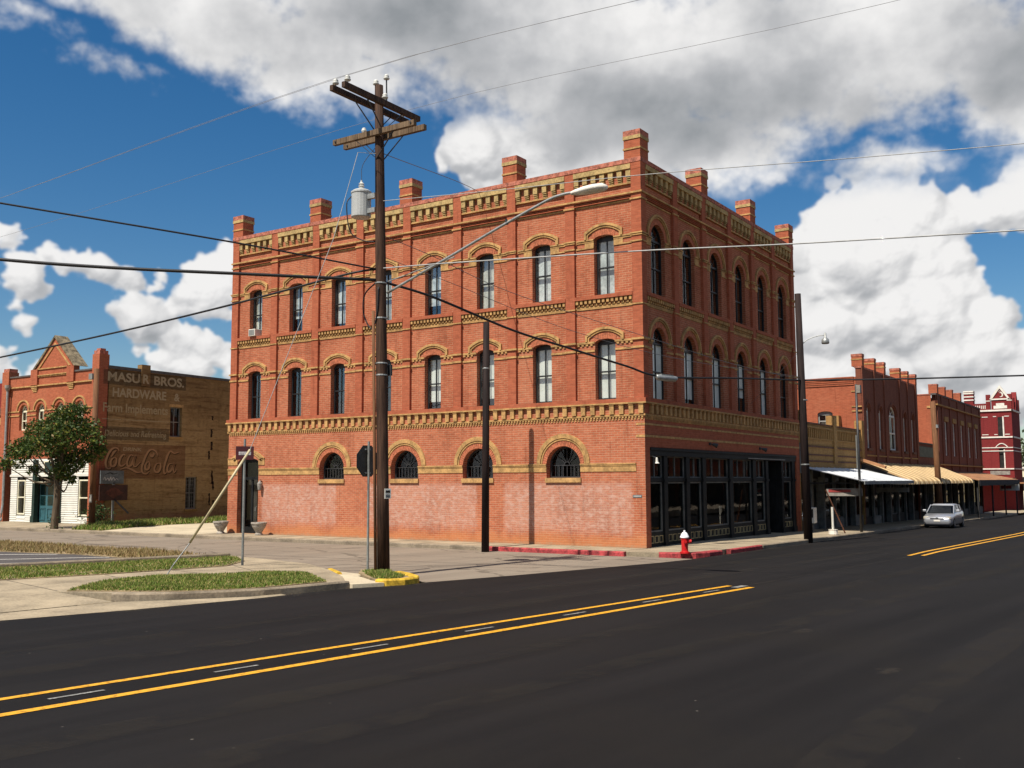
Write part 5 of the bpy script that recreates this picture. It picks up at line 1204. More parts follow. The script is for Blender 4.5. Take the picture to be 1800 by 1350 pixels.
    for u0, u1, z in ((1.9, 2.5, 8.55), (-0.1, 0.35, 8.58), (1.1, 1.4, 8.58), (1.9, 2.5, 6.72), (-0.1, 0.35, 6.72), (1.05, 1.35, 6.72)):
        m = MB(); FA.box(m, u0, u1, -0.03, 0.0, z, z+0.07); m.build('white_strip', 'white_trim', T)
    m = MB(); FA.poly(m, [(-0.2, 9.32), (-0.2, 10.4), (0.65, 11.65), (1.5, 10.5), (1.5, 9.32)], 0.0, 0.5); m.build('gable', 'painted_red', T)
    m = MB(); FA.band(m, [(-0.32, 10.35), (0.65, 11.85), (1.66, 10.42)], [(-0.1, 10.35), (0.65, 11.5), (1.42, 10.42)], -0.08, 0.55); m.build('gable_moulding', 'white_trim', T)
    m = MB(); FA.box(m, -0.25, 1.55, -0.08, 0.01, 10.32, 10.46); m.build('white_course', 'white_trim', T)
    m = MB(); FA.band(m, [(0.55+0.22*math.cos(R(t)), 10.85+0.26*math.sin(R(t))) for t in range(60, 301, 30)], [(0.61+0.15*math.cos(R(t)), 10.85+0.19*math.sin(R(t))) for t in range(60, 301, 30)], -0.03, 0.0)
    for k, (du, dz) in enumerate(((0.0, 0.0), (-0.14, -0.02), (0.14, -0.02), (-0.07, 0.12), (0.07, 0.12), (0, 0.24))): FA.box(m, 0.6+du-0.03, 0.6+du+0.03, -0.03, 0.0, 11.15+dz, 11.2+dz)
    m.build('moon_and_stars', 'white_trim', T, kind='stuff')
    m = MB(); FA.box(m, 0.03, 1.3, -0.04, 0.0, 9.42, 9.72); FA.box(m, 0.28, 1.05, -0.04, 0.0, 9.722, 9.98); m.build('date_stone', 'white_trim', T, kind='stuff')
    for u in (1.8, -0.2):
        m = MB(); FA.box(m, u-0.2, u+0.2, -0.05, 0.4, 9.32, 10.9); q = m.build('parapet_pier', 'painted_red', T)
        m = MB(); FA.box(m, u-0.23, u+0.23, -0.08, 0.43, 10.2, 10.28); m.build('band', 'white_trim', q)
    m = MB(); FA.box(m, 2.0, 6.5, 0.0, 0.4, 9.32, 10.0); m.build('parapet', 'painted_red', T)
    for k in range(8):
        m = MB(); FA.box(m, 2.05+0.18*k, 2.13+0.18*k, -0.03, 0.0, 9.45, 9.8); m.build('baluster', 'white_trim', T)
    for x in (86.0, 89.6):
        m = MB(); m.box(x-0.3, x+0.3, -0.4, 0.1, 9.32, 10.6); m.build('parapet_pier', 'painted_red', T)
    m = MB(); m.add([(86, -0.5, 9.32), (88.5, -0.5, 9.32), (87.2, -0.5, 11.3), (86, 0.0, 9.32), (88.5, 0.0, 9.32), (87.2, 0.0, 11.3)], [(0, 1, 2), (5, 4, 3), (0, 2, 5, 3), (1, 4, 5, 2)]); m.build('side_gable', 'painted_red', T)
    m = MB(); m.box(84.6, 85.5, 3.3, 4.2, 9.2, 11.3); q = m.build('chimney', 'painted_red', T)
    for z in (10.4, 10.75, 11.1, 11.3):
        MB().box(84.55, 85.55, 3.25, 4.25, z, z+0.13).build('band', 'white_trim', q)
    m = MB(); FA.box(m, -0.45, 3.0, -2.6, 0.0, 2.1, 2.3); m.build('canopy', 'awning_brown', T)
    flat_text('SALE', FA, 2.2, 0.3, 2.62, 3.05, -0.03, 'white_trim', T) if False else None
    m = MB(); FA.box(m, 0.05, 1.9, -0.05, 0.0, 2.62, 3.02); m.build('sign_board', 'warm_grey', T)
    m = MB(); FA.box(m, -0.2, 3.0, 0.01, 0.02, -1, 2.0); m.build('shop_front', 'dark_shop', T)
    W = thing('corner_canopy', (84, -2, 1.5), 'flat canopy with pale edge along red tower pavement', 'awning')
    MB().box(84, 108, -2.6, -0.36, 1.70, 1.85).build('roof', 'awning_brown', W); MB().box(83.96, 108, -2.66, -2.601, 1.62, 1.80).build('fascia', 'white_trim', W)
    for x in (84.4, 90, 96): MB().tube([(x, -2.4, zg(x)-0.02), (x, -2.4, 1.7)], 0.06, 6).build('post', 'soffit', W)
    T = thing('cream_building', (108, 2, -1.4), 'pale cream building at the far right end of street', 'building')
    MB().box(104, 120, -0.3, 14, -1.6, 3.4).build('wall', 'cream_paint', T); MB().box(103.8, 120.2, -0.5, 14.2, 3.4, 3.6).build('cornice', 'white_trim', T)
    m = MB(); Fac('A', 104).box(m, 0.6, 1.6, -0.02, 0.02, 0.8, 2.4); m.build('window', 'dark_room', T)
row()
# the other side of the main street: seen as the dark reflections in the shop panes
def opposite():
    T = thing('opposite_brick_row', (-6, -24, 0), 'brown brick row across the street mirrored in the shop panes', 'building')
    MB().box(-4, 170, -36, -24, -2.0, 7.2).build('wall', 'shaded_brown_brick', T)
    for i in range(28):
        x = -1+6*i
        MB().box(x-2.4, x+2.4, -23.99, -23.9, -0.1, 2.6).build('shop_window', 'dark_shop', T)
        MB().box(x-0.6, x+0.6, -23.99, -23.93, 4.0, 6.0).build('window', 'dark_room', T)
    MB().box(-4, 170, -23.9, -21.4, 2.6, 2.75).build('canopy', 'awning_brown', T)
opposite()

# ------------------------------------------------------------------ poles and cables
def cable(name, pts, r, mat, label, cat='cable', n=8, group=None):
    m = MB(); m.tube(catmull(pts, n), r, 6); return tag(m.build(name, mat, None, at=pts[0], smooth=True), label, cat, group)
def main_pole():
    x, y = -10.65, 1.98; lx, ly = -0.010, 0.0145
    c = lambda z: (x+lx*z, y+ly*z, z)
    T = thing('utility_pole', (x, y, -0.02), 'tall dark wooden utility pole with crossarms and transformer on the street corner', 'utility pole')
    zs = [-0.15, 2, 5, 8, 10.5, 12.42]; MB().tube([c(z) for z in zs], [0.158, 0.152, 0.145, 0.136, 0.12, 0.11], 14).build('pole', 'pole_wood', T, smooth=True)
    MB().tube([Vector(c(z))+Vector((-0.16, 0.12, 0)) for z in (0.0, 3, 6.5)], 0.038, 8).build('conduit', 'pole_wood_brown', T, smooth=True)
    ex, ey = Vector((1, 0, 0)), Vector((0, 1, 0))
    # upper pair along the main street, lower pair across it
    for k, (dy, dz) in enumerate(((-0.20, 0.0), (0.20, 0.0))):
        p = Vector(c(11.9)); a = p+Vector((-1.55, dy, dz)); b = p+Vector((1.38, dy, dz))
        am = MB().bar(a, b, 0.11, 0.14).build('crossarm', 'crossarm_dark', T)
        for u in ((-1.4, -0.0) if k == 0 else (-1.4, 1.2)):
            q = p+Vector((u, dy, 0.07)); ins = MB(); ins.lathe(q, [(0.02, 0), (0.02, 0.06), (0.075, 0.07), (0.085, 0.10), (0.055, 0.13), (0.07, 0.15), (0.05, 0.19), (0.02, 0.21)], 12); ins.build('insulator', 'porcelain', am, smooth=True)
    for sx in (-1, 1):
        for dy in (-0.2, 0.2):
            p = Vector(c(11.9)); MB().bar(p+Vector((sx*0.7, dy, -0.06)), Vector(c(11.2))+Vector((0, dy*0.6, 0)), 0.035, 0.012).build('brace', 'steel_dark', T)
    for k, dx in enumerate((-0.20, 0.20)):
        p = Vector(c(11.1)); a = p+Vector((dx, 1.40, 0.0)); b = p+Vector((dx, -1.35, 0.0))
        am = MB().bar(a, b, 0.11, 0.14).build('crossarm', 'crossarm_wood', T)
        for u in ((1.3, -1.25) if k == 0 else (1.25,)):
            MB().tube([p+Vector((dx-0.08, u, 0)), p+Vector((dx+0.08, u, 0))], 0.025, 6).build('bolt', 'steel_dark', am)
    for sy in (-1, 1):
        for dx in (-0.2, 0.2):
            p = Vector(c(11.1)); MB().bar(p+Vector((dx, sy*0.65, -0.06)), Vector(c(10.45))+Vector((dx*0.6, 0, 0)), 0.035, 0.012).build('brace', 'steel_dark', T)
    MB().lathe(Vector(c(11.1))+Vector((-0.2, 0.35, 0.07)), [(0.05, 0), (0.07, 0.05), (0.05, 0.12), (0.02, 0.14)], 10).build('cutout', 'porcelain', T)
    for off in ((0.16, -0.12),):
        MB().tube([Vector(c(11.9))+Vector((off[0], off[1], 0)), Vector(c(12.6))+Vector((off[0], off[1], 0))], 0.02, 6).build('pin', 'steel_dark', T)
        ins = MB(); ins.lathe(Vector(c(12.6))+Vector((off[0], off[1], 0)), [(0.02, 0), (0.075, 0.02), (0.085, 0.05), (0.055, 0.08), (0.07, 0.10), (0.04, 0.15)], 12); ins.build('insulator', 'porcelain', T, smooth=True)
    ins = MB(); ins.lathe(Vector(c(12.42))+Vector((-0.06, 0.05, 0)), [(0.02, 0), (0.075, 0.02), (0.085, 0.05), (0.055, 0.08), (0.07, 0.10), (0.04, 0.15)], 12); ins.build('insulator', 'porcelain', T, smooth=True)
    # transformer
    tx, ty = x+lx*9.3-0.05, y+ly*9.3+0.60
    tr = MB().lathe((tx, ty, 9.0), [(0.23, 0.0), (0.255, 0.02), (0.255, 0.62), (0.27, 0.64), (0.27, 0.68), (0.2, 0.73), (0.05, 0.76)], 20).build('transformer', 'transformer_grey', T, smooth=False)
    m = MB(); m.lathe((tx, ty, 9.75), [(0.05, 0), (0.09, 0.03), (0.045, 0.06), (0.085, 0.09), (0.04, 0.12), (0.075, 0.15), (0.03, 0.19), (0.02, 0.25)], 12); m.build('bushing', 'porcelain', tr)
    MB().box(tx-0.05, tx+0.05, ty-0.5, ty-0.2, 9.45, 9.58).build('bracket', 'galvanised', tr); MB().box(tx-0.05, tx+0.05, ty-0.5, ty-0.2, 9.08, 9.2).build('bracket', 'galvanised', tr)
    MB().tube(catmull([(tx-0.2, ty+0.17, 9.55), (tx-0.33, ty+0.2, 9.3), (tx-0.3, ty+0.1, 8.6), (tx-0.15, ty-0.2, 8.35), (tx-0.02, ty-0.5, 8.3)]), 0.016, 6).build('lead', 'cable_black', tr, smooth=True)
    MB().tube(catmull([(tx, ty, 9.98), (tx-0.05, ty-0.1, 10.4), c(10.9)]), 0.008, 5).build('lead', 'thin_wire', tr)
    # street lamp arm reaching over the main street
    P = [(x-0.03, y-0.08, 6.96), (x-0.0, y-1.9, 7.60), (x, 0-1.58, 8.18), (x, -2.55, 8.50), (x, -3.0, 8.63), (x, -3.35, 8.67), (x, -3.6, 8.66)]
    arm = MB().tube(catmull(P, 6), [0.036]*1+[0.033]*(6*6), 10).build('lamp_arm', 'galvanised', T, smooth=True)
    MB().tube([(x-0.03, y-0.1, 7.25), (x, -0.2, 7.62)], 0.015, 6).build('stay', 'galvanised', arm)
    m = MB(); secs = [(-3.50, 0.05, 0.05, 8.65), (-3.62, 0.10, 0.075, 8.65), (-3.85, 0.16, 0.10, 8.65), (-4.1, 0.18, 0.11, 8.655), (-4.3, 0.15, 0.10, 8.655), (-4.4, 0.06, 0.05, 8.65)]
    V = []; n = 14
    for yy, hx, hz, zc in secs:
        for j in range(n):
            t = 2*math.pi*j/n; V.append((x+hx*math.cos(t), yy, zc+hz*math.sin(t)*(1.0 if math.sin(t) > 0 else 0.75)))
    Fs = [(i*n+j, i*n+(j+1) % n, (i+1)*n+(j+1) % n, (i+1)*n+j) for i in range(len(secs)-1) for j in range(n)]+[tuple(range(n)), tuple(range((len(secs)-1)*n, len(secs)*n))]
    m.add(V, Fs); hd = m.build('lamp_head', 'white_trim', arm, smooth=True)
    MB().tube([(x, -1.75, 8.20), (x, -1.72, 8.32)], 0.035, 6).build('clamp', 'steel_dark', arm)
    # notice and fittings on the pole
    cz = Vector(c(1.9)); nrm = Vector((-0.35, -0.94, 0)); tn = Vector((0.94, -0.35, 0))
    sg = MB().obox(cz+nrm*0.160+tn*0.05, tn, nrm, (0, 0, 1), 0.09, 0.006, 0.125).build('notice', 'white_paint', T)
    MB().obox(cz+nrm*0.168+tn*0.05+Vector((0, 0, 0.05)), tn, nrm, (0, 0, 1), 0.06, 0.002, 0.03).build('print', 'dark_mark', sg)
    for dz in (-0.03, -0.06, -0.085): MB().obox(cz+nrm*0.168+tn*0.05+Vector((0, 0, dz)), tn, nrm, (0, 0, 1), 0.055, 0.002, 0.008).build('print', 'dark_mark', sg)
    for z in (4.85, 5.15, 6.3, 7.2):
        MB().lathe(c(z), [(0.150, 0), (0.153, 0.005), (0.153, 0.03), (0.150, 0.035)], 14).build('strap', 'galvanised', T)
    MB().obox(Vector(c(5.0))+Vector((0.16, -0.14, 0)), (1, 0, 0), (0, 1, 0), (0, 0, 1), 0.03, 0.05, 0.14).build('bracket', 'steel_dark', T)
    lp = [Vector(c(7.25))+Vector((-0.1, 0.05, 0)), Vector(c(6.95))+Vector((-0.14, 0.42, 0)), Vector(c(6.45))+Vector((-0.14, 0.46, 0)), Vector(c(6.05))+Vector((-0.14, 0.2, 0)), Vector(c(6.4))+Vector((-0.16, 0.0, 0)), Vector(c(7.1))+Vector((-0.15, -0.05, 0))]
    MB().tube(catmull(lp), 0.018, 6).build('cable_loop', 'cable_black', T, smooth=True)
main_pole()
pz = lambda z: (-10.68-0.010*z, 2.0+0.0145*z, z)
P13 = lambda z: (8.1, -2.75, z)
cable('overhead_cable', [pz(7.57), (-14.16, 3.86, 7.87), (-18.12, 6.64, 8.32), (-20.68, 8.61, 8.67)], 0.022, 'cable_black', 'upper black cable sloping from the corner pole to upper left')
cable('overhead_cable', [pz(7.30), (-13.42, 4.29, 7.27), (-15.43, 6.39, 7.32), (-17.22, 8.16, 7.42), (-19.69, 10.91, 7.73)], 0.042, 'cable_black', 'thickest black cable running almost level from the corner pole to the left')
cable('overhead_cable', [pz(7.60), (-11.3, 2.9, 7.42), (-11.52, 6.92, 7.02), (-11.68, 11.76, 6.66), (-11.89, 17.56, 6.32), (-12.46, 23.93, 5.9)], 0.028, 'cable_black', 'black cable falling to the left in front of the gabled store')
cable('overhead_cable', [pz(7.28), (-9.12, 1.68, 7.07), (-6.38, 0.97, 6.46), (-4.17, 0.41, 6.14), (-1.72, -0.22, 5.79), (0.02, -0.67, 5.57), (4.12, -1.73, 5.79), P13(5.98)], 0.034, 'cable_black', 'black cable sagging from the corner pole across the brick block to the dark pole')
cable('overhead_cable', [P13(5.98), (9.6, -5.6, 5.98), (11.2, -9.4, 6.0), (12.6, -13.2, 6.03), (14.5, -18.5, 6.1)], 0.034, 'cable_black', 'black cable running level from the dark pole out of the right edge')
cable('overhead_cable', [pz(7.60), (-10.75, -0.29, 7.45), (-9.77, -4.82, 7.33), (-8.84, -8.01, 7.24), (-7.81, -12.26, 7.14), (-7.14, -14.17, 7.16)], 0.016, 'cable_grey', 'pale grey cable crossing the upper windows toward the right edge')
cable('overhead_wire', [pz(10.66), (-0.43, 6.47, 12.87), (4, 8.5, 13.2)], 0.010, 'thin_wire', 'thin wire from the lower crossarm down to the roof of the brick block', 'wire')
cable('overhead_wire', [pz(9.35), (-10.36, -1.53, 9.15), (-9.39, -4.81, 9.19), (-7.81, -9.0, 9.22), (-6.85, -12.25, 9.19), (-6.12, -14.25, 9.21)], 0.009, 'cable_grey', 'thin pale wire rising past the parapet of the brick block to the right', 'wire')
cable('overhead_wire', [pz(8.5), (-9.13, 1.68, 8.17), (-6.37, 0.97, 7.53), (-0.9, -0.43, 6.83), (3.82, -1.65, 6.27), P13(6.0)], 0.009, 'thin_wire', 'thin dark wire slanting from the corner pole across the middle windows', 'wire')
cable('overhead_wire', [pz(7.94), (-8.37, 1.49, 7.5), (-4.16, 0.4, 6.69), (1.04, -0.93, 6.21), P13(6.1)], 0.008, 'thin_wire', 'lower thin wire slanting from the corner pole to the dark pole', 'wire')
for dx, dy, dz, nm in ((-1.4, -0.2, 12.16, 'outermost'), (-1.4, 0.2, 12.18, 'second'), (1.2, 0.2, 12.14, 'rightmost')):
    x = -10.80+dx
    pts = [(x, 70, 11.2), (x, 40, 11.2), (x, 20, 11.5), (x, 2.17+dy, dz), (x+0.1, -10, 11.75), (x+0.2, -25, 11.7), (x+0.4, -50, 12.2)]
    cable('power_line', pts, 0.0045, 'line_wire', {'outermost': 'top power line over the left end of the upper crossarm', 'second': 'middle power line just behind the top one on the upper crossarm', 'rightmost': 'lowest power line over the right end of the upper crossarm'}[nm], 'power line', 6)
_t = thing('splice_case', (0.1, -0.69, 5.5), 'grey splice box hanging on the black cable at the corner of the block', 'splice box')
MB().tube([(-0.3, -0.59, 5.57), (-0.2, -0.61, 5.53), (0.62, -0.83, 5.53), (0.72, -0.85, 5.57)], [0.05, 0.10, 0.095, 0.05], 10).build('case', 'galvanised', _t, smooth=True)
MB().obox((0.2, -0.72, 5.62), (0.968, -0.25, 0), (0.25, 0.968, 0), (0, 0, 1), 0.30, 0.05, 0.03).build('hanger', 'pipe_grey', _t)
# guy wire with its pale guard
_t = thing('guy_wire', (-14.32, 5.65, -0.02), 'guy wire of the corner pole with pale yellow guard tube', 'guy wire')
MB().tube([(-14.34, 5.62, -0.1), (-14.2, 5.46, 0.25), (-13.89, 5.21, 0.81)], 0.016, 6).build('anchor_rod', 'galvanised', _t)
MB().tube([(-13.92, 5.24, 0.76), (-13.14, 4.08, 2.98)], 0.030, 10).build('guard', 'guard_yellow', _t, smooth=True)
MB().tube([(-13.14, 4.08, 2.98), (-12.03, 2.5, 8.15), (-11.5, 2.2, 10.45), pz(10.6)], 0.009, 5).build('strand', 'cable_grey', _t)
# short dark pole in front of the block
_t = thing('wooden_pole', (-2.39, 4.73, 0), 'plain short dark wooden pole in front of the sunlit brick wall', 'pole')
MB().tube([(-2.39, 4.73, -0.3), (-2.36, 4.69, 7.54)], [0.13, 0.105], 12).build('post', 'pole_wood_dark', _t, smooth=True)
MB().lathe((-2.37, 4.7, 5.95), [(0.113, 0), (0.116, 0.005), (0.116, 0.04), (0.113, 0.045)], 12).build('strap', 'galvanised', _t)
# dark pole with a bracket lamp by the far end of the block
_t = thing('lamp_pole', (8.1, -2.75, -0.05), 'dark wooden pole with small bracket lamp beside the storefront', 'lamp pole')
MB().tube([(8.12, -2.75, -0.3), (7.98, -2.68, 9.32)], [0.17, 0.12], 12).build('post', 'pole_wood_dark', _t, smooth=True)
a_ = MB().tube(catmull([(8.05, -2.75, 7.35), (8.2, -2.95, 7.55), (8.35, -3.3, 7.68), (8.4, -3.5, 7.68)]), 0.018, 6).build('lamp_arm', 'galvanised', _t, smooth=True)
MB().lathe((8.42, -3.55, 7.36), [(0.13, 0.0), (0.15, 0.03), (0.14, 0.16), (0.08, 0.22), (0.045, 0.26), (0.045, 0.40), (0.02, 0.43)], 12).build('lamp_head', 'galvanised', a_, smooth=True)
for _z in (2.75, 5.2): MB().lathe((8.08, -2.73, _z), [(0.165, 0), (0.17, 0.005), (0.17, 0.04), (0.165, 0.045)], 12).build('strap', 'galvanised', _t)
MB().tube([(8.05, -2.75, 7.2), (10.5, 0.6, 5.0)], 0.007, 5).build('drop_wire', 'thin_wire', _t)
# thin dark pole with a meter box, and the brown pole further on
_t = thing('service_pole', (16.6, -2.6, -0.2), 'thin dark service pole beside the white metal awning', 'pole')
MB().tube([(16.6, -2.5, -0.4), (16.55, -2.5, 6.5)], [0.065, 0.05], 10).build('post', 'steel_dark', _t, smooth=True)
MB().box(16.38, 16.62, -2.72, -2.54, 6.1, 6.45).build('meter_box', 'warm_grey', _t)
MB().tube([(16.7, -2.42, 2.7), (16.68, -2.42, 4.2)], 0.06, 8).build('conduit', 'pipe_grey', _t)
_t = thing('street_pole', (35.5, -2.3, -0.4), 'brown wooden pole behind the silver car', 'pole')
MB().tube([(35.5, -2.3, -0.7), (35.2, -2.15, 6.92)], [0.19, 0.15], 12).build('post', 'pole_wood_brown', _t, smooth=True)
MB().box(35.1, 35.4, -2.4, -2.3, 5.3, 5.5).build('strap', 'galvanised', _t)
_t = thing('roadside_pole', (1.12, 31.69, 0), 'brown wooden pole in front of the gabled store right of the tree', 'pole')
MB().tube([(1.12, 31.69, -0.2), (1.1, 31.72, 8.06)], [0.16, 0.13], 12).build('post', 'pole_wood_brown', _t, smooth=True)
MB().box(0.88, 1.02, 31.75, 32.05, 7.5, 7.8).build('box', 'pipe_grey', _t)
MB().box(0.95, 1.0, 31.55, 31.75, 1.2, 1.6).build('notice', 'warm_grey', _t)

# ------------------------------------------------------------------ signs and street furniture
_t = thing('stop_sign', (-10.52, 2.6, -0.05), 'stop sign seen from behind on grey post beside the corner pole', 'road sign')
MB().tube([(-10.52, 2.62, -0.25), (-10.52, 2.62, 3.22)], 0.03, 8).build('post', 'pipe_grey', _t)
_o = [(-10.52+0.41*math.cos(R(22.5+45*k)), 2.72+0.41*math.sin(R(22.5+45*k))*0) for k in range(8)]
m_ = MB(); f_ = Fac('B', 2.665); f_.poly(m_, [(-10.52+0.43*math.cos(R(22.5+45*k)), 2.72+0.43*math.sin(R(22.5+45*k))) for k in range(8)], 0.0, 0.006); m_.build('plate', 'sign_back', _t)
for _z in (2.42, 3.02): MB().box(-10.62, -10.42, 2.64, 2.664, _z-0.02, _z+0.02).build('bracket', 'galvanised', _t)
_t = thing('street_sign', (-11.26, 6.4, 0), 'small maroon sign on thin grey post by the walk', 'road sign')
MB().tube([(-11.26, 6.4, -0.2), (-11.26, 6.4, 3.36)], 0.033, 8).build('post', 'pipe_grey', _t)
_n = Vector((-0.62, -0.78, 0)); _tn = Vector((0.78, -0.62, 0))
_p = MB().obox(Vector((-11.26, 6.4, 2.98))+_n*0.05-_tn*0.0, _tn, _n, (0, 0, 1), 0.235, 0.008, 0.18).build('plate', 'maroon', _t)
MB().obox(Vector((-11.26, 6.4, 2.97))+_n*0.062, _tn, _n, (0, 0, 1), 0.16, 0.002, 0.045).build('lettering', 'pale_letter', _p)
# fire hydrant
_t = thing('fire_hydrant', (-1.62, -2.0, 0.0), 'red fire hydrant with white bonnet at the kerb corner', 'fire hydrant')
hx, hy = -1.45, -1.98
MB().lathe((hx, hy, 0.0), [(0.155, 0.0), (0.155, 0.045), (0.105, 0.06), (0.10, 0.10), (0.10, 0.40), (0.115, 0.42), (0.115, 0.46), (0.095, 0.47)], 18).build('barrel', 'hydrant_red', _t, smooth=False)
MB().lathe((hx, hy, 0.47), [(0.135, 0.0), (0.135, 0.03), (0.125, 0.05), (0.10, 0.11), (0.06, 0.16), (0.03, 0.175), (0.03, 0.22), (0.015, 0.225)], 18).build('bonnet', 'white_gloss', _t, smooth=False)
for a, L, rr_ in ((R(-60), 0.17, 0.055), (R(30), 0.15, 0.045), (R(-150), 0.15, 0.045)):
    d = Vector((math.cos(a), math.sin(a), 0)); c0 = Vector((hx, hy, 0.36)); nz = MB().tube([c0+d*0.08, c0+d*L], rr_, 12).build('nozzle', 'hydrant_red', _t)
    MB().tube([c0+d*L, c0+d*(L+0.03)], rr_*1.2, 6).build('cap', 'hydrant_red', nz)
# stone planters by the side door
for (x, y), lab in (((-0.55, 19.95), 'round stone planter left of the side door'), ((-0.62, 17.5), 'round stone planter right of the side door under lantern')):
    _t = thing('planter', (x, y, 0), lab, 'planter', 'planters by the side door')
    MB().lathe((x, y, 0), [(0.17, 0.0), (0.17, 0.05), (0.12, 0.10), (0.18, 0.2), (0.27, 0.34), (0.31, 0.46), (0.33, 0.47), (0.33, 0.53), (0.27, 0.54), (0.26, 0.49)], 18).build('bowl', 'planter_stone', _t)
    MB().lathe((x, y, 0.47), [(0.262, 0), (0.25, 0.03), (0.02, 0.05)], 14).build('soil', 'soil', _t)
# bollard in a pot, leaning prop, hanging board
_t = thing('bollard', (12.9, -2.3, -0.1), 'white post standing in a small white bucket on the pavement', 'bollard')
MB().lathe((12.9, -2.3, zg(12.9)), [(0.16, 0), (0.19, 0.02), (0.18, 0.2), (0.2, 0.22), (0.06, 0.23)], 14).build('bucket', 'white_trim', _t)
MB().tube([(12.9, -2.3, zg(12.9)+0.2), (12.88, -2.3, 1.05)], 0.05, 10).build('post', 'white_paint', _t)
_t = thing('prop_stick', (14.6, -2.3, -0.1), 'thin reddish stick leaning under the white metal awning', 'stick')
MB().tube([(14.7, -2.3, zg(14.7)), (14.1, -1.7, 1.75)], 0.03, 6).build('stick', 'rust_brown', _t)
_t = thing('hanging_sign', (17, -1.6, 1.5), 'long pale sign board with red band hanging under the white awning', 'shop sign')
_b = MB().box(16.9, 17.0, -2.5, -0.9, 1.45, 1.80).build('board', 'warm_grey', _t); MB().box(16.885, 16.9, -2.0, -1.0, 1.62, 1.74).build('red_band', 'red_sign', _b)
for _y in (-2.2, -1.2): MB().tube([(16.95, _y, 1.8), (16.95, _y, 2.3)], 0.01, 5).build('chain', 'steel_dark', _t)
_t = thing('shop_sign', (27.4, -1.5, 1.5), 'small grey sign board hanging under the yellow awning', 'shop sign')
MB().box(27.6, 27.7, -2.2, -0.5, 1.50, 1.75).build('board', 'warm_grey', _t); MB().box(27.6, 27.7, -1.4, -1.3, 1.75, 2.2).build('chain', 'steel_dark', _t)
_t = thing('white_shop_sign', (66, -1.8, 1.2), 'small white and red sign under far rusty awning', 'shop sign')
_b = MB().box(66.0, 66.1, -2.9, -1.4, 1.2, 1.75).build('board', 'white_paint', _t); MB().box(65.98, 66.0, -2.3, -1.5, 1.35, 1.6).build('red_band', 'red_sign', _b)
MB().box(66.0, 66.1, -2.1, -2.0, 1.75, 2.1).build('chain', 'steel_dark', _t)
# vending box and small bits against the tan shop
_t = thing('street_cabinet', (15.7, -0.5, -0.15), 'small white cabinet by the far end of the storefront', 'cabinet')
MB().box(15.45, 15.85, -0.75, -0.35, 0.25, 0.95).build('case', 'white_trim', _t, bevel=0.02); MB().box(15.6, 15.7, -0.6, -0.5, -0.2, 0.25).build('stand', 'steel_dark', _t); MB().box(15.44, 15.449, -0.70, -0.40, 0.5, 0.88).build('window', 'dark_room', _t)
# signs near the ghost wall
_t = thing('yard_sign', (2.9, 32.7, 0), 'grey and brown painted signboard standing against the ghost sign wall', 'signboard')
FBs = Fac('B', 32.9)
m_ = MB(); FBs.box(m_, 2.35, 3.75, 0, 0.05, 2.14, 2.84); g_ = m_.build('grey_board', 'sign_grey', _t)
m_ = MB(); ribbon(m_, [(2.5, 2.34), (2.6, 2.5), (2.66, 2.33), (2.78, 2.45), (2.86, 2.32), (2.95, 2.5), (3.0, 2.33), (3.12, 2.48), (3.2, 2.33), (3.3, 2.42), (3.42, 2.33)], FBs, -0.006, 0.05); m_.build('script', 'pale_mark', g_)
m_ = MB(); ribbon(m_, [(2.6, 2.62), (2.9, 2.72), (3.1, 2.66), (3.4, 2.72)], FBs, -0.006, 0.06); m_.build('script', 'dark_mark', g_)
m_ = MB(); FBs.box(m_, 2.3, 4.0, -0.02, 0.04, 1.26, 2.08); b_ = m_.build('brown_board', 'sign_brown', _t)
m_ = MB(); FBs.poly(m_, [(2.6, 1.66), (2.9, 1.85), (3.15, 1.98), (3.4, 1.85), (3.75, 1.66), (3.4, 1.5), (3.15, 1.36), (2.9, 1.5)], -0.03, -0.021); m_.build('emblem', 'sign_orange', b_)
m_ = MB(); FBs.box(m_, 3.1, 3.22, 0, 0.06, -0.1, 2.2); m_.build('post', 'pipe_grey', _t)
MB().bar((3.2, 32.85, 1.3), (3.9, 32.6, 0.55), 0.06, 0.08).build('brace', 'soffit', _t)

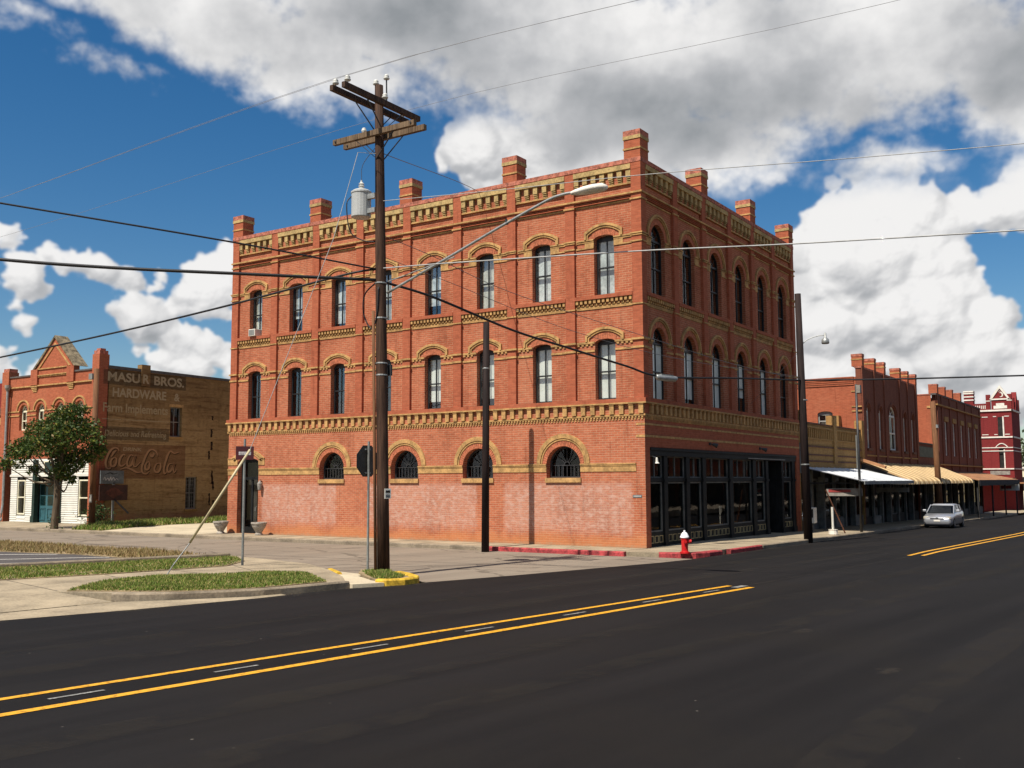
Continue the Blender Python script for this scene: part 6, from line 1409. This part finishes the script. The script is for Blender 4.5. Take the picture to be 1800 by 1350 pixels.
# ------------------------------------------------------------------ silver car
def car():
    T = thing('parked_car', (28.0, -3.55, -0.42), 'silver compact car parked at the kerb under the awnings', 'car')
    ox, oy, oz = 27.7, -3.55, zg(29)-0.13
    L, W = 3.95, 1.50
    def loft(secs, name, mat, parent, smooth=True):
        V = []; n = len(secs[0][1])
        for x, ring in secs: V += [(ox+x, oy+y, oz+z) for y, z in ring]
        Fs = [(i*n+j, i*n+(j+1) % n, (i+1)*n+(j+1) % n, (i+1)*n+j) for i in range(len(secs)-1) for j in range(n)]
        Fs += [tuple(range(n-1, -1, -1)), tuple(range((len(secs)-1)*n, len(secs)*n))]
        return MB().add(V, Fs).build(name, mat, parent, smooth=smooth)
    def ring(hw, zb, zt, k=0.12, tumble=0.0):
        return [(-hw+0.06, zb), (-hw, zb+0.10), (-hw-0.0, (zb+zt)/2), (-hw+tumble, zt-k), (-hw+tumble+k*0.8, zt), (hw-tumble-k*0.8, zt), (hw-tumble, zt-k), (hw, (zb+zt)/2), (hw, zb+0.10), (hw-0.06, zb)]
    H = W/2
    secs = [(0.0, ring(H*0.78, 0.26, 0.50, 0.06)), (0.05, ring(H*0.88, 0.20, 0.58, 0.07)), (0.22, ring(H*0.96, 0.17, 0.66, 0.07)), (0.55, ring(H*0.99, 0.16, 0.72, 0.08)), (1.05, ring(H, 0.16, 0.80, 0.08)), (1.8, ring(H, 0.16, 0.82, 0.07)), (2.8, ring(H, 0.16, 0.84, 0.07)), (3.5, ring(H*0.98, 0.18, 0.86, 0.08)), (3.82, ring(H*0.93, 0.22, 0.82, 0.08)), (3.95, ring(H*0.85, 0.28, 0.70, 0.07))]
    B = loft(secs, 'body', 'car_silver', T)
    g = lambda hw, zb, zt, t: [(-hw, zb), (-hw+t, zt-0.05), (-hw+t+0.1, zt), (hw-t-0.1, zt), (hw-t, zt-0.05), (hw, zb)]
    loft([(0.95, g(H*0.90, 0.78, 0.82, 0.01)), (1.55, g(H*0.93, 0.79, 1.20, 0.13)), (1.75, g(H*0.93, 0.79, 1.245, 0.14)), (2.9, g(H*0.93, 0.80, 1.24, 0.14)), (3.35, g(H*0.90, 0.80, 1.12, 0.13)), (3.75, g(H*0.86, 0.80, 0.86, 0.03))], 'glasshouse', 'car_glass', T, False)
    loft([(1.56, g(H*0.80, 1.19, 1.235, 0.02)), (1.8, g(H*0.80, 1.215, 1.285, 0.03)), (2.9, g(H*0.79, 1.21, 1.275, 0.03)), (3.25, g(H*0.76, 1.13, 1.19, 0.02))], 'roof', 'car_silver', T)
    for s in (-1, 1):
        P = lambda x, y, z: (ox+x, oy+s*y, oz+z)
        for a, b in (((0.93, H*0.91, 0.80), (1.58, H*0.78, 1.22)), ((2.35, H*0.945, 0.82), (2.35, H*0.80, 1.23)), ((3.72, H*0.86, 0.84), (3.2, H*0.76, 1.16)), ((3.0, H*0.94, 0.83), (2.95, H*0.79, 1.22))):
            MB().bar(P(*a), P(*b), 0.05, 0.045).build('pillar', 'car_silver', T)
        hl = MB().obox(P(0.14, H*0.72, 0.57), (0.86, s*0.5, 0), (-s*0.5, 0.86, 0), (0, 0, 1), 0.06, 0.16, 0.065).build('headlight', 'lamp_lens', T, bevel=0.015)
        mr = MB().obox(P(1.25, H+0.10, 0.92), (1, 0, 0), (0, 1, 0), (0, 0, 1), 0.05, 0.09, 0.06).build('mirror', 'car_silver', T, bevel=0.02)
        MB().bar(P(1.27, H-0.03, 0.86), P(1.25, H+0.05, 0.90), 0.04, 0.04).build('mirror_arm', 'car_silver', mr)
        MB().obox(P(3.9, H*0.74, 0.68), (1, 0, 0), (0, 1, 0), (0, 0, 1), 0.05, 0.12, 0.09).build('tail_light', 'red_sign', T, bevel=0.012)
        MB().box(ox+1.15, ox+3.3, oy+s*(H+0.004), oy+s*(H-0.02), oz+0.46, oz+0.50).build('side_moulding', 'pipe_grey', T)
        for x in (0.72, 3.15):
            c = Vector(P(x, H-0.09, 0.29)); d = Vector((0, s, 0))
            tw = MB().tube([c-d*0.09, c-d*0.07, c+d*0.08, c+d*0.1], [0.26, 0.29, 0.29, 0.26], 20).build('wheel', 'tire', T)
            MB().tube([c+d*0.07, c+d*0.104], [0.19, 0.17], 14).build('rim', 'galvanised', tw)
    MB().box(ox-0.012, ox+0.03, oy-0.34, oy+0.34, oz+0.50, oz+0.555).build('grille', 'tire', T)
    MB().box(ox+0.015, ox+0.08, oy-0.5, oy+0.5, oz+0.24, oz+0.36).build('air_intake', 'tire', T)
    MB().box(ox-0.02, ox+0.0, oy-0.16, oy+0.16, oz+0.38, oz+0.47).build('number_plate', 'white_trim', T)
    MB().obox((ox+0.0, oy, oz+0.57), (1, 0, 0), (0, 1, 0), (0, 0, 1), 0.03, 0.05, 0.025).build('badge', 'galvanised', T)
    MB().box(ox+0.1, ox+3.85, oy-H+0.1, oy+H-0.1, oz+0.13, oz+0.2).build('underbody', 'tire', T)
car()

# ------------------------------------------------------------------ vegetation
def leaves_mesh(points, size, rr, aspect=0.5, droop=0.3):
    V = []; F = []
    for (p, s) in points:
        a = Vector((rr.gauss(0, 1), rr.gauss(0, 1), rr.gauss(0, 0.6)-droop)).normalized()
        b = a.cross(Vector((rr.gauss(0, 1), rr.gauss(0, 1), rr.gauss(0, 1)))).normalized()
        l = size*s; k = len(V); w = l*aspect
        V += [p, p+a*l*0.5+b*w*0.5, p+a*l, p+a*l*0.5-b*w*0.5]; F.append((k, k+1, k+2, k+3))
    return V, F
def street_tree():
    rr = random.Random(21)
    bx, by = -1.67, 30.5
    T = thing('street_tree', (bx, by, 0), 'small leafy street tree with yellowish blossom in front of the gabled store', 'tree')
    MB().tube(catmull([(bx, by, -0.15), (bx+0.02, by-0.03, 0.7), (bx+0.05, by-0.06, 1.5), (bx+0.02, by-0.02, 2.3), (bx, by+0.05, 3.0)], 4), [0.20, 0.19, 0.18, 0.175, 0.165, 0.16, 0.155, 0.15, 0.15, 0.15, 0.14, 0.13, 0.12, 0.11, 0.10, 0.09, 0.08], 10).build('trunk', 'bark', T, smooth=True)
    right = Vector((0.55, -0.83, 0)); fwd = Vector((0.83, 0.55, 0)); c = Vector((bx, by, 0))
    clumps = []      # (sideways, depth, height, radius)
    spec = [(-1.85, 0, 3.45, 0.55), (-2.05, 0.3, 3.95, 0.5), (-1.5, 0.3, 4.15, 0.5), (-1.1, -0.2, 3.75, 0.42), (-2.35, -0.2, 3.1, 0.35), (-1.0, 0.1, 2.85, 0.30), (-0.5, -0.3, 4.75, 0.62), (-0.2, 0.5, 5.15, 0.55), (0.35, 0.1, 5.4, 0.6), (0.95, -0.2, 5.5, 0.55), (1.25, 0.3, 5.75, 0.32), (0.85, 0.2, 5.95, 0.25), (1.7, 0.1, 4.9, 0.6), (2.25, -0.1, 4.3, 0.5), (2.0, 0.2, 3.7, 0.5), (2.45, 0.1, 3.85, 0.25), (1.0, -0.5, 4.5, 0.85), (0.1, -0.6, 4.2, 0.85), (0.5, 0.4, 3.5, 0.8), (1.35, 0.1, 3.35, 0.6), (0.75, -0.2, 2.85, 0.5), (0.25, 0.1, 2.55, 0.35), (1.05, -0.1, 2.45, 0.28), (0.6, 0.7, 4.9, 0.75), (-0.35, 0.5, 3.9, 0.5)]
    pts = []
    for (s, d, h, r) in spec:
        q = c+right*(s*0.93-0.22)+fwd*d*1.6+Vector((0, 0, h))
        MB().tube(catmull([(bx, by, 2.2+0.3*rr.random()), c+right*s*0.4+fwd*d*0.6+Vector((0, 0, h*0.72)), q], 3), [0.075, 0.06, 0.05, 0.04, 0.03, 0.022, 0.015], 6).build('limb', 'bark', T, smooth=True)
        for k in range(int(1250*r*r)+50):
            v = Vector((rr.gauss(0, 1), rr.gauss(0, 1), rr.gauss(0, 1))).normalized()*r*(rr.random()**0.38)
            v.z *= 0.8
            pts.append((q+v*(1.0+0.25*rr.random()), rr.uniform(0.6, 1.4)))
    V, F = leaves_mesh(pts, 0.18, rr, 0.42, 0.7)
    MB().add(V, F).build('crown', 'leaves', T)
    V, F = leaves_mesh([(Vector((bx+rr.gauss(0, 0.2), by+rr.gauss(0, 0.2), rr.random()*0.7)), 0.8) for _ in range(90)], 0.16, rr)
    MB().add(V, F).build('sucker_shoots', 'shrub_leaves', T)
street_tree()
def bush(name, x, y, h, r, n, label, mat='shrub_leaves', seed=1, size=0.14):
    rr = random.Random(seed); T = thing(name, (x, y, 0), label, 'shrub')
    pts = []
    for k in range(n):
        v = Vector((rr.gauss(0, 0.45), rr.gauss(0, 0.45), 0))*r; z = rr.random()**0.8*h*(1-0.4*min(1, v.length/r)); pts.append((Vector((x+v.x, y+v.y, z)), rr.uniform(0.6, 1.3)))
    V, F = leaves_mesh(pts, size, rr); MB().add(V, F).build('foliage', mat, T)
    m = MB()
    for k in range(5): m.tube([(x+rr.gauss(0, 0.05), y+rr.gauss(0, 0.05), -0.05), (x+rr.gauss(0, 0.25)*r, y+rr.gauss(0, 0.25)*r, h*0.7)], 0.012, 5)
    m.build('stems', 'bark', T, kind='stuff')
bush('shrub', 2.0, 32.6, 1.3, 0.7, 700, 'dark shrub at foot of the ghost sign wall beside brown pole', seed=3)
bush('shrub', 12.2, 31.8, 0.6, 1.0, 500, 'low green shrub at the right end of the ghost sign wall', 'grass_green', seed=5, size=0.12)
def far_tree(x, y, z0, h, r, label, seed):
    rr = random.Random(seed); T = thing('far_tree', (x, y, z0), label, 'tree', 'trees at the end of the street')
    MB().tube([(x, y, z0-0.2), (x, y, z0+h*0.6)], [0.25, 0.1], 8).build('trunk', 'bark', T)
    pts = []
    for c in range(14):
        q = Vector((x+rr.gauss(0, 0.45)*r, y+rr.gauss(0, 0.45)*r, z0+h*(0.45+0.45*rr.random())))
        for k in range(130): pts.append((q+Vector((rr.gauss(0, 1), rr.gauss(0, 1), rr.gauss(0, 0.8)))*r*0.28, rr.uniform(0.6, 1.4)))
    V, F = leaves_mesh(pts, 0.5, rr, 0.7); MB().add(V, F).build('crown', 'far_leaves', T)
far_tree(128, 1.5, -1.5, 9.5, 3.2, 'hazy green tree behind the cream building at right edge', 31)
far_tree(150, -6.5, -1.5, 8, 3.2, 'further green tree by the road at right edge', 33)
# grass strips: tufts of blades, one mass each
def inside(p, poly):
    x, y = p; c = False; n = len(poly)
    for i in range(n):
        (x0, y0), (x1, y1) = poly[i], poly[(i+1) % n]
        if (y0 > y) != (y1 > y) and x < (x1-x0)*(y-y0)/(y1-y0)+x0: c = not c
    return c
def grass(name, poly, z, n, mat, label, hmin=0.03, hmax=0.085, seed=1, base='bare_soil', w=0.016):
    rr = random.Random(seed)
    xs = [p[0] for p in poly]; ys = [p[1] for p in poly]
    mb = MB(); V = []; F = []; k = 0
    while k < n:
        x, y = rr.uniform(min(xs), max(xs)), rr.uniform(min(ys), max(ys))
        if not inside((x, y), poly): continue
        dens = 0.5+0.5*math.sin(x*2.3+1.7*math.sin(y*1.9))*math.sin(y*2.9+x)
        ed = 1.0
        for j in range(len(poly)):
            (ax_, ay_), (bx_, by_) = poly[j], poly[(j+1) % len(poly)]; L2 = (bx_-ax_)**2+(by_-ay_)**2
            tt = max(0, min(1, ((x-ax_)*(bx_-ax_)+(y-ay_)*(by_-ay_))/L2)); ed = min(ed, math.hypot(x-ax_-tt*(bx_-ax_), y-ay_-tt*(by_-ay_))/0.28)
        dens *= 0.25+0.75*ed
        if rr.random() > 0.22+0.9*dens: k += 1; continue
        k += 1
        h = rr.uniform(hmin, hmax)*(0.6+0.7*dens); a = rr.random()*6.283; lean = rr.uniform(0.1, 0.9)*h
        dx, dy = math.cos(a)*w, math.sin(a)*w; b = rr.random()*6.283; i = len(V)
        V += [(x-dx, y-dy, z), (x+dx, y+dy, z), (x+math.cos(b)*lean, y+math.sin(b)*lean, z+h)]; F.append((i, i+1, i+2))
    mb.add(V, F); o = mb.build(name, mat, None, at=(sum(xs)/len(xs), sum(ys)/len(ys), z)); o['kind'] = 'stuff'; o['label'] = label
    if base: slab(name+'_bed', poly, z-0.002, base, z-0.06)
    return o
grass('grass_strip', [(-17.55, 4.5), (-16.9, 3.35), (-16.25, 2.3), (-15.35, 1.65), (-14.3, 1.4), (-13.4, 1.25), (-12.6, 2.4), (-12.1, 3.2), (-12.6, 4.2), (-13.6, 4.8), (-14.4, 5.55), (-16.0, 5.6)], 0.012, 34000, 'grass_green', 'green grass patch between the kerb and the walk', seed=2)
grass('verge_grass', [(-20, 9.6), (-17.0, 7.95), (-14.7, 7.1), (-11.7, 6.5), (-10.3, 7.4), (-9.6, 8.5), (-9.5, 8.9), (-12.75, 10.05), (-15.1, 10.9), (-22, 13.3)], 0.012, 34000, 'grass_green', 'green grass strip between the walk and the parking lot kerb', seed=3)
grass('island_grass', [(-12.25, 0.62), (-11.85, 0.5), (-11.3, 0.75), (-10.8, 1.5), (-10.4, 2.4), (-10.9, 2.45), (-11.5, 1.8), (-12.1, 1.0)], -0.01, 5500, 'grass_green', 'grass tuft round the foot of the corner pole', seed=4, hmax=0.12)
grass('dry_grass', [(-11.2, 10.8), (-9.3, 10.1), (-8.9, 14.0), (-8.6, 23.0), (-9.5, 30), (-14, 30), (-11.6, 17.2), (-11.1, 14.0)], 0.0, 26000, 'grass_dry', 'dry straw coloured grass between parking lot and side street', seed=5, hmin=0.05, hmax=0.16, w=0.022)
grass('wall_grass', [(-1.6, 26.9), (1.0, 28.4), (4.0, 29.6), (14, 29.0), (14, 33.2), (2.2, 33.2), (0.4, 30.6), (-1.6, 29.2)], 0.008, 24000, 'grass_green', 'rough grass along the foot of the ghost sign wall', seed=6, hmin=0.08, hmax=0.28, w=0.03)

_t = thing('roof_antenna', (42.5, 3.5, 4.6), 'spindly television antenna on the roof between the two brick stores', 'antenna')
MB().tube([(42.5, 3.5, 4.5), (42.5, 3.5, 8.6)], 0.03, 6).build('mast', 'steel_dark', _t)
MB().tube([(41.6, 4.5, 8.2), (43.6, 2.3, 8.8)], 0.025, 6).build('boom', 'steel_dark', _t)
for k in range(8):
    f = k/7; c0 = Vector((41.6, 4.5, 8.2)).lerp(Vector((43.6, 2.3, 8.8)), f); L = 0.75-0.45*f
    MB().tube([c0+Vector((-0.1, -0.1, -L)), c0+Vector((0.1, 0.1, L))], 0.014, 5).build('element', 'steel_dark', _t)

# ------------------------------------------------------------------ wear on the road
faded('road_scuff', (0.06, 0.052, 0.042), 0.5, 0.13, 2.0)
faded('road_dust', (0.12, 0.10, 0.08), 0.4, 0.14, 9.0)
def flat_patch(name, pts, mat, dz=-0.1255):
    MB().add([(x, y, zg(x)+dz) for x, y in pts], [tuple(range(len(pts)))]).build(name, mat, None, kind='structure')
_rr = random.Random(9)
SEAM = [(-26+2.0*k, -11.95-0.028*(2.0*k)) for k in range(30)]
STAINS = [(-16.87, -11.49), (-14.2, -9.6), (-9.5, -9.2), (-6.0, -4.6), (1.5, -5.2)]
def strip_patch(name, line, w, mat, dz):
    V = []
    for i, (x, y) in enumerate(line):
        a, b = Vector(line[max(i-1, 0)]), Vector(line[min(i+1, len(line)-1)]); d = (b-a).normalized(); n = Vector((-d.y, d.x))*w*_rr.uniform(0.35, 0.6)
        V += [(x-n.x, y-n.y, zg(x)+dz), (x+n.x, y+n.y, zg(x)+dz)]
    MB().add(V, [(2*i, 2*i+2, 2*i+3, 2*i+1) for i in range(len(line)-1)]).build(name, mat, None, kind='structure')
strip_patch('road_seam', SEAM, 0.55, 'road_scuff', -0.1262)
for k in range(2):
    strip_patch('tyre_track', [(x, LOW(x)-1.5-1.65*k+0.05*math.sin(x)) for x in range(-34, 60, 2)], 0.5, 'road_scuff', -0.1268)
    strip_patch('tyre_track', [(x, UPR(x)+1.5+1.5*k+0.05*math.sin(x)) for x in range(-34, 60, 2)], 0.45, 'road_scuff', -0.1268)
strip_patch('old_centre_trace', [(-8.0+0.8*k, (LOW(-8.0+0.8*k)+UPR(-8.0+0.8*k))/2) for k in range(14)], 0.10, 'road_dust', -0.1245)
for (x, y) in STAINS:
    pts = [(x+0.28*math.cos(t*0.628)*_rr.uniform(0.6, 1.2), y+0.16*math.sin(t*0.628)*_rr.uniform(0.6, 1.2)) for t in range(10)]
    flat_patch('road_stain', pts, 'road_dust')
strip_patch('kerb_grit', [(x, ROAD_N(x)-0.18) for x in (-3, -1.5, 0.3, 2, 4, 6, 8, 10, 13, 16, 20, 26, 34, 44)], 0.30, 'road_dust', -0.1245)
strip_patch('kerb_grit', [(x, ROAD_N(x)-0.16) for x in (-24, -21, -18.2, -15.6, -13.4, -12.2, -11.3)], 0.30, 'road_dust', -0.1245)

for k in range(22):
    y = 0.6+1.5*k
    if y < 32.5: MB().box(-1.74, -0.01, y-0.008, y+0.008, -0.01, 0.0035).build('pavement_joint', 'sidewalk_joint', None, kind='structure')
for k in range(24):
    x = 1.0+1.5*k; z = zg(x)
    MB().box(x-0.008, x+0.008, ROAD_N(x)+0.20, -0.01, z-0.03, z+0.004).build('pavement_joint', 'sidewalk_joint', None, kind='structure')
for (a, b) in (((-16.9, 7.85), (-17.6, 4.75)), ((-14.9, 7.1), (-15.3, 5.7)), ((-13.2, 6.8), (-13.5, 4.95)), ((-11.5, 6.45), (-12.5, 4.35)), ((-19.5, 9.2), (-20.2, 5.3)), ((-24, 11.5), (-25, 6.2))):
    a, b = Vector(a), Vector(b); d = (b-a).normalized(); n = Vector((-d.y, d.x))*0.012
    MB().add([(*(a-n), -0.006), (*(b-n), -0.006), (*(b+n), -0.006), (*(a+n), -0.006)], [(0, 1, 2, 3)]).build('pavement_joint', 'sidewalk_joint', None, kind='structure')
